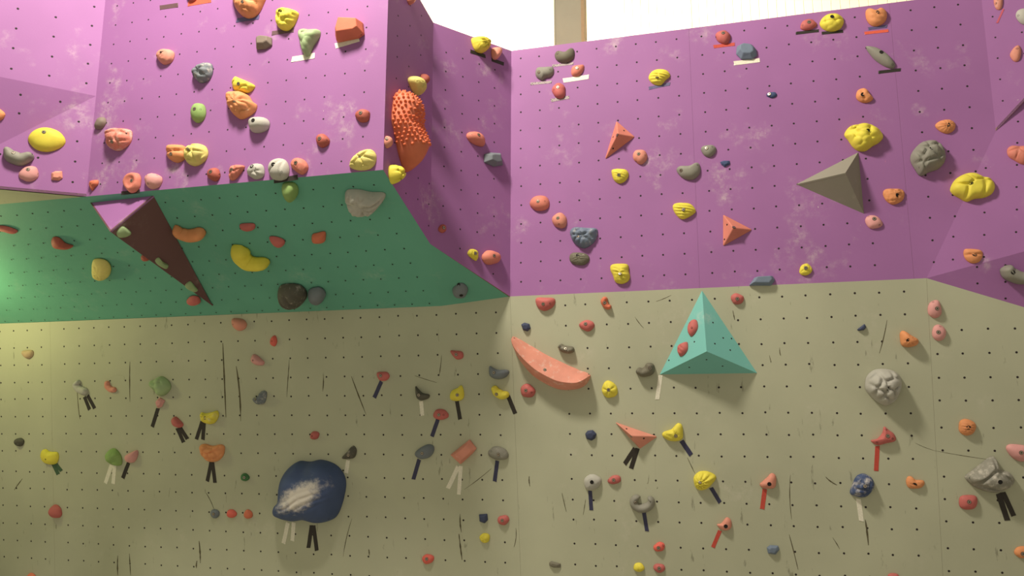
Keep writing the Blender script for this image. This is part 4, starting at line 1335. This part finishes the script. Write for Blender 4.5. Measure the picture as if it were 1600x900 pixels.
hold('G', ('p', [(763, 582), (764, 572), (770, 575), (778, 578), (791, 578), (795, 582), (789, 590), (777, 593), (766, 589)]), 'bgrey', 'blue-grey horned hold left of the big salmon crescent', bolts=[(772, 582)], dots=[(789, 580)], chalk=.3, H=.06)
hold('G', ('s', [(770, 603), (775, 613), (784, 618), (795, 616)], [4, 6.5, 7, 4]), 'yellow', 'yellow banana-shaped hold under the blue-grey horned hold', H=.06, bolts=[(776, 616)], chalk=.3)
tape('G', (794, 619), (805, 646), 6.5, 'black', 'black tape from the yellow banana-shaped hold on the grey wall')
hold('G', ('e', 824, 611, 23, 22, 25), 'red', 'red round hold under the left end of the salmon crescent', bolts=[(822, 610)], dots=[(831, 613)], chalk=.15)
hold('G', ('f', [(914, 678), (918, 673), (926, 672), (932, 678), (930, 685), (924, 689), (916, 686)]), 'navy', 'dark blue hexagonal hold left of the salmon triangle hold', bolts=[(922, 681)], chalk=.05)
tetra('G', [(959, 658), (1029, 682), (1000, 702)], (987, 681), .10, 'salmon', 'salmon triangular hold with two black tapes', .35, [(986, 682)], [(979, 670), (1006, 685)])
tape('G', (992, 701), (976, 725), 7, 'black', 'left black tape of the pair under the salmon triangular hold')
tape('G', (996, 701), (986, 732), 7, 'black', 'right black tape of the pair under the salmon triangular hold')
hold('G', ('p', [(1034, 680), (1037, 675), (1049, 671), (1058, 662), (1065, 664), (1067, 675), (1066, 686), (1057, 690), (1045, 689), (1037, 684)]), 'yellow', 'yellow folded hold right of the salmon triangular hold', f='fold:50', bolts=[(1056, 681)], chalk=.25)
tape('G', (1065, 689), (1080, 711), 7.5, 'navy', 'dark blue tape from the yellow folded hold')
hold('G', ('e', 925, 754, 28, 25), 'pgrey', 'pale grey concentric ring hold with a dark blue tape', f='rings', bolts=[(925, 753)], dark=True, chalk=.4)
tape('G', (922, 767), (924, 797), 6, 'navy', 'dark blue tape under the pale grey ring hold')
hold('G', ('e', 960, 750, 21, 14, -8), 'red', 'small bright red oval hold right of the pale grey ring hold', bolts=[(959, 750)], dots=[(951, 750)], chalk=0)
hold('G', ('s', [(1000, 776), (991, 779), (989, 788), (997, 795), (1008, 795), (1017, 789), (1018, 781), (1012, 777)], [4, 6, 6.5, 7, 7, 6.5, 5, 3]), 'grey', 'grey horseshoe-shaped hold open at the top', H=.055, bolts=[(993, 785)], dots=[(1016, 783)], chalk=.3)
tape('G', (1006, 800), (1011, 830), 6, 'navy', 'dark blue tape under the grey horseshoe hold')
hold('G', ('p', [(1084, 755), (1084, 746), (1092, 738), (1104, 737), (1116, 742), (1119, 748), (1113, 757), (1104, 765), (1094, 767), (1087, 763)]), 'yellow', 'yellow fan-ribbed hold with a dark blue tape', f='fan:-.5,-.2', bolts=[(1094, 753)], chalk=.15, H=.075)
tape('G', (1111, 762), (1125, 785), 6.5, 'navy', 'dark blue tape from the yellow fan-ribbed hold')
hold('G', ('p', [(1187, 757), (1191, 753), (1199, 746), (1205, 740), (1212, 743), (1213, 755), (1210, 763), (1198, 764), (1190, 762)]), 'salmon', 'salmon beak-shaped hold with a red tape, right of the yellow fan hold', bolts=[(1202, 756)], dark=True, chalk=.35)
tape('G', (1195, 764), (1191, 795), 7, 'red', 'red tape under the salmon beak-shaped hold right of the fan hold')
hold('G', ('p', [(1120, 820), (1127, 818), (1135, 809), (1142, 813), (1143, 824), (1137, 829), (1127, 828)]), 'salmon', 'small salmon horned hold with a red tape near the bottom', bolts=[(1134, 822)], dark=True, chalk=.35)
tape('G', (1125, 829), (1114, 855), 6, 'red', 'red tape under the small salmon horned hold near the bottom')
hold('G', ('e', 1030, 855, 18, 15, -10), 'fluo', 'small orange-red hold under the grey horseshoe hold', bolts=[(1029, 856)], dots=[(1036, 852)], chalk=0)
hold('G', ('f', [(1198, 856), (1203, 852), (1216, 853), (1218, 859), (1212, 867), (1200, 865)]), 'bluegrey', 'small blue-grey hold low on the grey wall right of the red tape', bolts=[(1207, 862)], chalk=.15)
hold('G', ('f', [(748, 804), (761, 803), (762, 813), (757, 818), (749, 815)]), 'navy', 'tiny dark blue hold left of a tiny red hold low on the wall', bolts=[(754, 812)], chalk=0)
hold('G', ('e', 786, 813, 18, 16), 'red', 'tiny red hold right of the tiny dark blue hold', bolts=[(785, 813)], chalk=0)
hold('G', ('e', 757, 841, 17, 15), 'yellow', 'tiny yellow cracked hold under the tiny dark blue hold', f='cells:6', chalk=0)
hold('G', ('e', 668, 874, 18, 16), 'fluo', 'small orange-red hold at the bottom left of the center', bolts=[(667, 873)], chalk=0)
hold('G', ('f', [(858, 879), (861, 877), (876, 881), (876, 887), (865, 887), (858, 884)]), 'olive', 'small dark olive hold at the bottom edge', bolts=[(866, 884)], chalk=.1)
hold('G', ('e', 998, 887, 18, 14), 'yellow', 'small yellow hold at the bottom edge beside a small red hold', f='cells:5', chalk=0)
hold('G', ('e', 1030, 888, 19, 14), 'red', 'small red hold at the bottom edge beside a small yellow hold', bolts=[(1030, 888)], chalk=.1)
hold('G', ('e', 1152, 467, 20, 18), 'red', 'small round red hold right of the top of the teal pyramid', bolts=[(1152, 467)], chalk=.1)
hold('G', ('f', [(1339, 515), (1351, 506), (1354, 511), (1350, 516), (1341, 517)]), 'navy', 'tiny dark grey-blue wedge hold alone on the grey wall at right', H=.025, dots=[(1350, 510)], chalk=.3)
hold('G', ('p', [(1407, 527), (1408, 519), (1414, 517), (1425, 524), (1436, 531), (1434, 539), (1421, 543), (1410, 540)]), 'orange', 'orange dimpled wedge hold on the grey wall at right', f='pits', bolts=[(1419, 532)], dark=True, chalk=.1, H=.08)
hold('G', ('p', [(1450, 484), (1452, 475), (1458, 470), (1466, 469), (1470, 476), (1472, 488), (1468, 495), (1460, 497), (1452, 492)]), 'pink', 'upper of two pink half-round holds at the right below the seam', bolts=[(1464, 482)], dots=[(1458, 472)], chalk=.35)
hold('G', ('p', [(1457, 519), (1460, 510), (1467, 507), (1475, 511), (1479, 519), (1476, 529), (1467, 533), (1459, 528)]), 'pink', 'lower of two pink half-round holds at the right below the seam', bolts=[(1466, 519)], dots=[(1469, 510)], chalk=.35)
hold('G', ('p', [(1353, 603), (1356, 589), (1367, 579), (1383, 577), (1398, 580), (1408, 588), (1411, 600), (1408, 614), (1401, 627), (1388, 635), (1375, 631), (1363, 621), (1355, 612)]), 'pgrey', 'big pale grey brain-like rock hold at the right of the grey wall', H=.15, f='cells:16', bolts=[(1387, 607)], dark=True, chalk=.3, apex=(0, .1))
hold('G', ('p', [(1499, 664), (1502, 657), (1511, 655), (1523, 660), (1526, 668), (1521, 678), (1510, 681), (1500, 675)]), 'orange', 'orange ribbed round hold at the right edge of the grey wall', f='ribs:85', bolts=[(1513, 668)], dark=True, chalk=0)
hold('G', ('p', [(1361, 689), (1371, 686), (1379, 677), (1382, 667), (1389, 672), (1398, 679), (1400, 689), (1386, 693), (1371, 696)]), 'red', 'red boomerang-shaped hold with a red tape', bolts=[(1387, 681)], dots=[(1384, 671), (1394, 685), (1370, 691)], chalk=.3, H=.05)
tape('G', (1371, 697), (1369, 735), 7, 'red', 'red tape under the red boomerang-shaped hold')
hold('G', ('p', [(1573, 702), (1577, 695), (1592, 695), (1606, 699), (1608, 715), (1598, 722), (1583, 716)]), 'pink', 'pink oval hold cut by the right edge of the grey wall', bolts=[(1595, 707)], chalk=.35)
hold('G', ('p', [(1510, 748), (1518, 739), (1535, 726), (1548, 716), (1557, 716), (1565, 734), (1580, 740), (1588, 752), (1580, 764), (1562, 771), (1545, 770), (1524, 762)]), 'grey', 'big grey pointed rock hold with two black tapes at the right', H=.12, f='cells:5', bolts=[(1561, 752)], dots=[(1516, 747)], dark=True, chalk=.6)
tape('G', (1560, 771), (1574, 813), 9, 'black', 'left black tape of the pair under the big grey pointed rock hold')
tape('G', (1567, 769), (1584, 806), 8, 'black', 'right black tape of the pair under the big grey pointed rock hold')
hold('G', ('p', [(1329, 772), (1332, 759), (1339, 745), (1350, 741), (1362, 747), (1367, 758), (1362, 770), (1352, 778), (1338, 777)]), 'blue', 'blue rock hold with a chalky white top and white tape', H=.075, f='crumple', bolts=[(1351, 759)], chalk=.6)
tape('G', (1341, 779), (1346, 814), 7.5, 'white', 'white tape under the blue chalky rock hold')
hold('G', ('p', [(1416, 753), (1419, 745), (1425, 745), (1431, 750), (1443, 751), (1445, 757), (1438, 763), (1421, 763)]), 'orange', 'small orange saddle-shaped hold right of the blue chalky rock', f='fold:60', bolts=[(1429, 757)], dark=True, chalk=.05)
hold('G', ('p', [(1499, 784), (1502, 776), (1514, 774), (1526, 776), (1528, 786), (1523, 795), (1510, 797), (1501, 793)]), 'red', 'smooth red block hold under the big grey pointed rock hold', bolts=[(1514, 784)], chalk=.1)
hold('G', ('e', 1597, 863, 24, 18), 'orange', 'orange hold cut by the right edge low on the grey wall', bolts=[(1598, 865)], chalk=0)
hold('G', ('e', 1396, 903, 20, 14), 'red', 'red hold cut by the bottom edge at right', chalk=.1)

# ---- grey wall, left part
hold('G', ('p', [(361, 500), (365, 497), (378, 499), (384, 506), (381, 514), (371, 517), (363, 510)]), 'salmon', 'salmon hold directly below the green overhang at left', dots=[(366, 507)], chalk=.15)
hold('G', ('e', 427, 533, 11, 17), 'fluo', 'tiny upright orange-red hold below the green overhang', dots=[(426, 533)], chalk=0)
hold('G', ('p', [(391, 563), (394, 554), (400, 555), (407, 561), (412, 566), (409, 571), (398, 570)]), 'pink', 'small dusky pink hold above a speckled grey hold at left', dots=[(397, 563)], chalk=.3)
hold('G', ('p', [(394, 623), (402, 620), (408, 611), (415, 613), (414, 625), (409, 632), (398, 631)]), 'bgrey', 'speckled grey hold in the left part of the grey wall', f='crumple', bolts=[(400, 623)], chalk=.6)
hold('G', ('p', [(588, 583), (596, 581), (605, 582), (608, 589), (602, 595), (592, 594)]), 'red', 'small red hold with a single blue tape, upper left of center', bolts=[(595, 587)], chalk=.2)
tape('G', (596, 596), (585, 621), 6, 'navy', 'dark blue tape under the small red hold at upper left of center')
hold('G', ('p', [(648, 604), (652, 607), (659, 614), (670, 617), (668, 623), (657, 626), (650, 621)]), 'dgrey', 'small dark horned hold with a white tape', bolts=[(655, 617)], chalk=.15)
tape('G', (658, 627), (660, 649), 6, 'white', 'white tape under the small dark horned hold')
hold('G', ('e', 688, 648, 23, 18), 'red', 'red oval hold with a dark blue tape below the dark horned hold', dots=[(694, 648)], bolts=[(686, 648)], chalk=.2)
tape('G', (684, 656), (675, 682), 6, 'navy', 'dark blue tape under the red oval hold left of the yellow pointed hold')
hold('G', ('p', [(702, 618), (706, 610), (715, 606), (720, 602), (724, 612), (723, 623), (714, 627), (704, 625)]), 'yellow', 'yellow pointed hold with a black tape left of center', bolts=[(715, 617)], chalk=.2)
tape('G', (714, 627), (719, 655), 6, 'black', 'black tape under the yellow pointed hold')
hold('G', ('p', [(703, 548), (712, 548), (722, 550), (723, 559), (714, 562), (707, 556)]), 'red', 'small red wedge hold below the right end of the overhang', bolts=[(713, 554)], chalk=.15)
hold('G', ('p', [(647, 709), (653, 702), (666, 695), (676, 697), (677, 706), (670, 715), (658, 718), (650, 715)]), 'bgrey', 'blue-grey oval hold with a blue tape left of the salmon block', bolts=[(660, 708)], chalk=.2)
tape('G', (655, 718), (646, 749), 6, 'navy', 'dark blue tape under the blue-grey oval hold left of the salmon block')
hold('G', ('f', [(703, 711), (733, 687), (744, 701), (738, 709), (719, 726)]), 'salmon', 'salmon cut block hold with two white tapes', H=.07, top=.62, bolts=[(718, 711)], chalk=.3)
tape('G', (716, 729), (700, 763), 6.5, 'white', 'left white tape of the pair under the salmon cut block')
tape('G', (720, 728), (717, 772), 6, 'white', 'right white tape of the pair under the salmon cut block')
hold('G', ('e', 778, 709, 31, 22, 8), 'grey', 'grey oval hold with a blue tape right of the salmon block', bolts=[(779, 710)], dots=[(768, 705)], chalk=.45)
tape('G', (777, 720), (773, 752), 6, 'navy', 'dark blue tape under the grey oval hold right of the salmon block')
hold('G', ('p', [(533, 716), (541, 707), (550, 697), (556, 703), (553, 715), (542, 718)]), 'dgrey', 'small dark pointed hold with a white tape above the huge blue hold', chalk=.5, bolts=[(545, 711)])
tape('G', (544, 719), (541, 739), 6, 'white', 'white tape under the small dark pointed hold')
hold('G', ('p', [(484, 684), (486, 676), (492, 674), (498, 677), (496, 685), (489, 687)]), 'red', 'tiny red hold above the huge blue hold', dots=[(489, 681)], chalk=0)
hold('G', ('p', [(424, 803), (426, 793), (432, 785), (433, 765), (437, 747), (447, 732), (461, 723), (478, 724), (495, 721), (515, 727), (528, 739), (534, 755), (532, 776), (525, 800), (515, 814), (494, 820), (472, 815), (455, 817), (440, 814), (428, 809)]), 'blue', 'huge blue boulder hold with a white chalk smear', H=.24, f='grooves', chalk=.2, p=3.0, q=1.8, dots=[(527, 739), (511, 812), (434, 766)], mat='BIG')
tape('G', (450, 817), (443, 849), 6, 'white', 'left white tape of the pair under the huge blue hold')
tape('G', (459, 817), (457, 845), 6, 'white', 'right white tape of the pair under the huge blue hold')
tape('G', (487, 821), (482, 856), 6, 'black', 'left black tape of the pair under the huge blue hold')
tape('G', (490, 821), (495, 860), 6, 'black', 'right black tape of the pair under the huge blue hold')
hold('G', ('p', [(310, 698), (318, 694), (330, 697), (343, 695), (349, 699), (347, 712), (338, 721), (325, 722), (314, 713)]), 'orange', 'orange bubbly half-round hold with two black tapes at left', f='cells:13', chalk=.35, H=.07)
tape('G', (330, 722), (324, 752), 5.5, 'black', 'left black tape of the pair under the orange bubbly hold')
tape('G', (332, 722), (336, 754), 5.5, 'black', 'right black tape of the pair under the orange bubbly hold')
hold('G', ('p', [(312, 645), (320, 646), (330, 644), (338, 642), (340, 650), (334, 661), (323, 663), (313, 657)]), 'yellow', 'yellow basket-shaped hold above the orange bubbly hold', chalk=.5, f='crumple', bolts=[(321, 653)])
tape('G', (316, 659), (307, 686), 5.5, 'black', 'left black tape of the pair under the yellow basket-shaped hold')
tape('G', (319, 660), (317, 687), 5.5, 'black', 'right black tape of the pair under the yellow basket-shaped hold')
hold('G', ('p', [(267, 656), (272, 651), (278, 655), (285, 664), (279, 669), (270, 665)]), 'red', 'small pinkish red hold with two slanting black tapes at left', chalk=.3)
tape('G', (277, 669), (287, 691), 5.5, 'black', 'left black tape of the slanting pair under the small pinkish red hold')
tape('G', (281, 667), (293, 686), 5.5, 'black', 'right black tape of the slanting pair under the small pinkish red hold')
hold('G', ('p', [(231, 597), (240, 593), (249, 588), (260, 595), (264, 606), (256, 617), (246, 619), (239, 610)]), 'pgreen', 'green leafy lump hold in the left part of the grey wall', f='lumps:14', dots=[(237, 602)], chalk=.2)
hold('G', ('f', [(243, 627), (249, 621), (257, 626), (252, 636), (246, 638)]), 'pink', 'small pink hold under the green leafy lump hold', dots=[(243, 630)], chalk=.2)
tape('G', (247, 638), (238, 667), 5.5, 'black', 'black tape under the small pink hold below the green lump')
hold('G', ('s', [(167, 595), (167, 604), (173, 609), (181, 609)], [3, 4, 4, 3]), 'salmon', 'tiny salmon crescent hold at left on the grey wall', H=.035, chalk=.3)
hold('G', ('s', [(124, 595), (117, 602), (123, 609), (136, 613)], [3, 4, 5, 5]), 'pgrey', 'pale fish-hook shaped hold with two black tapes at left', H=.045, chalk=.5)
tape('G', (132, 620), (140, 640), 5, 'black', 'left black tape of the pair under the pale fish-hook shaped hold')
tape('G', (137, 618), (148, 638), 5, 'black', 'right black tape of the pair under the pale fish-hook shaped hold')
hold('G', ('p', [(33, 549), (40, 547), (50, 548), (50, 556), (43, 561), (36, 557)]), 'tan', 'tan hold in the bright light at the left edge', chalk=.3)
hold('G', ('e', 29, 691, 14, 14), 'dgrey', 'tiny dark hold at the left edge of the grey wall', f='cells:4', chalk=0)
hold('G', ('p', [(62, 713), (64, 704), (70, 702), (76, 706), (88, 707), (90, 716), (86, 725), (75, 726), (66, 722)]), 'yellow', 'yellow cup-shaped hold with green tapes at the left', chalk=.05, dots=[(74, 717)], H=.05)
tape('G', (83, 724), (91, 741), 5.5, 'green', 'left green tape of the pair under the yellow cup-shaped hold')
tape('G', (86, 723), (96, 736), 5, 'green', 'right green tape of the pair under the yellow cup-shaped hold')
hold('G', ('p', [(164, 713), (168, 704), (176, 701), (184, 708), (188, 718), (187, 727), (178, 728), (168, 722)]), 'green', 'green lumpy hold with two white tapes at left', f='lumps:9', chalk=.25)
tape('G', (174, 727), (165, 755), 5.5, 'white', 'left white tape of the pair under the green lumpy hold')
tape('G', (179, 727), (177, 756), 5.5, 'white', 'right white tape of the pair under the green lumpy hold')
hold('G', ('p', [(194, 713), (203, 707), (213, 704), (213, 714), (207, 723), (197, 722)]), 'pink', 'dusky pink pointed hold right of the green lumpy hold', chalk=.1)
tape('G', (201, 723), (192, 747), 5.5, 'black', 'black tape under the dusky pink pointed hold')
hold('G', ('e', 85, 800, 19, 21), 'red', 'smooth red egg hold at the lower left', chalk=.1)
hold('G', ('e', 382, 746, 13, 13), 'dgreen', 'tiny dark green hold left of the huge blue hold', bolts=[(382, 746)], chalk=0)
hold('G', ('e', 335, 803, 14, 14), 'bgrey', 'tiny blue-grey hold, leftmost in the row of three low at left', bolts=[(334, 803)], chalk=0)
hold('G', ('e', 361, 803, 15, 14), 'fluo', 'tiny red hold, middle of the row of three low at left', chalk=0)
hold('G', ('e', 387, 804, 14, 14), 'dorange', 'tiny orange hold, rightmost in the row of three low at left', chalk=0)
hold('G', ('e', 47, 903, 14, 14), 'dorange', 'orange hold cut by the bottom edge at the lower left', chalk=0)
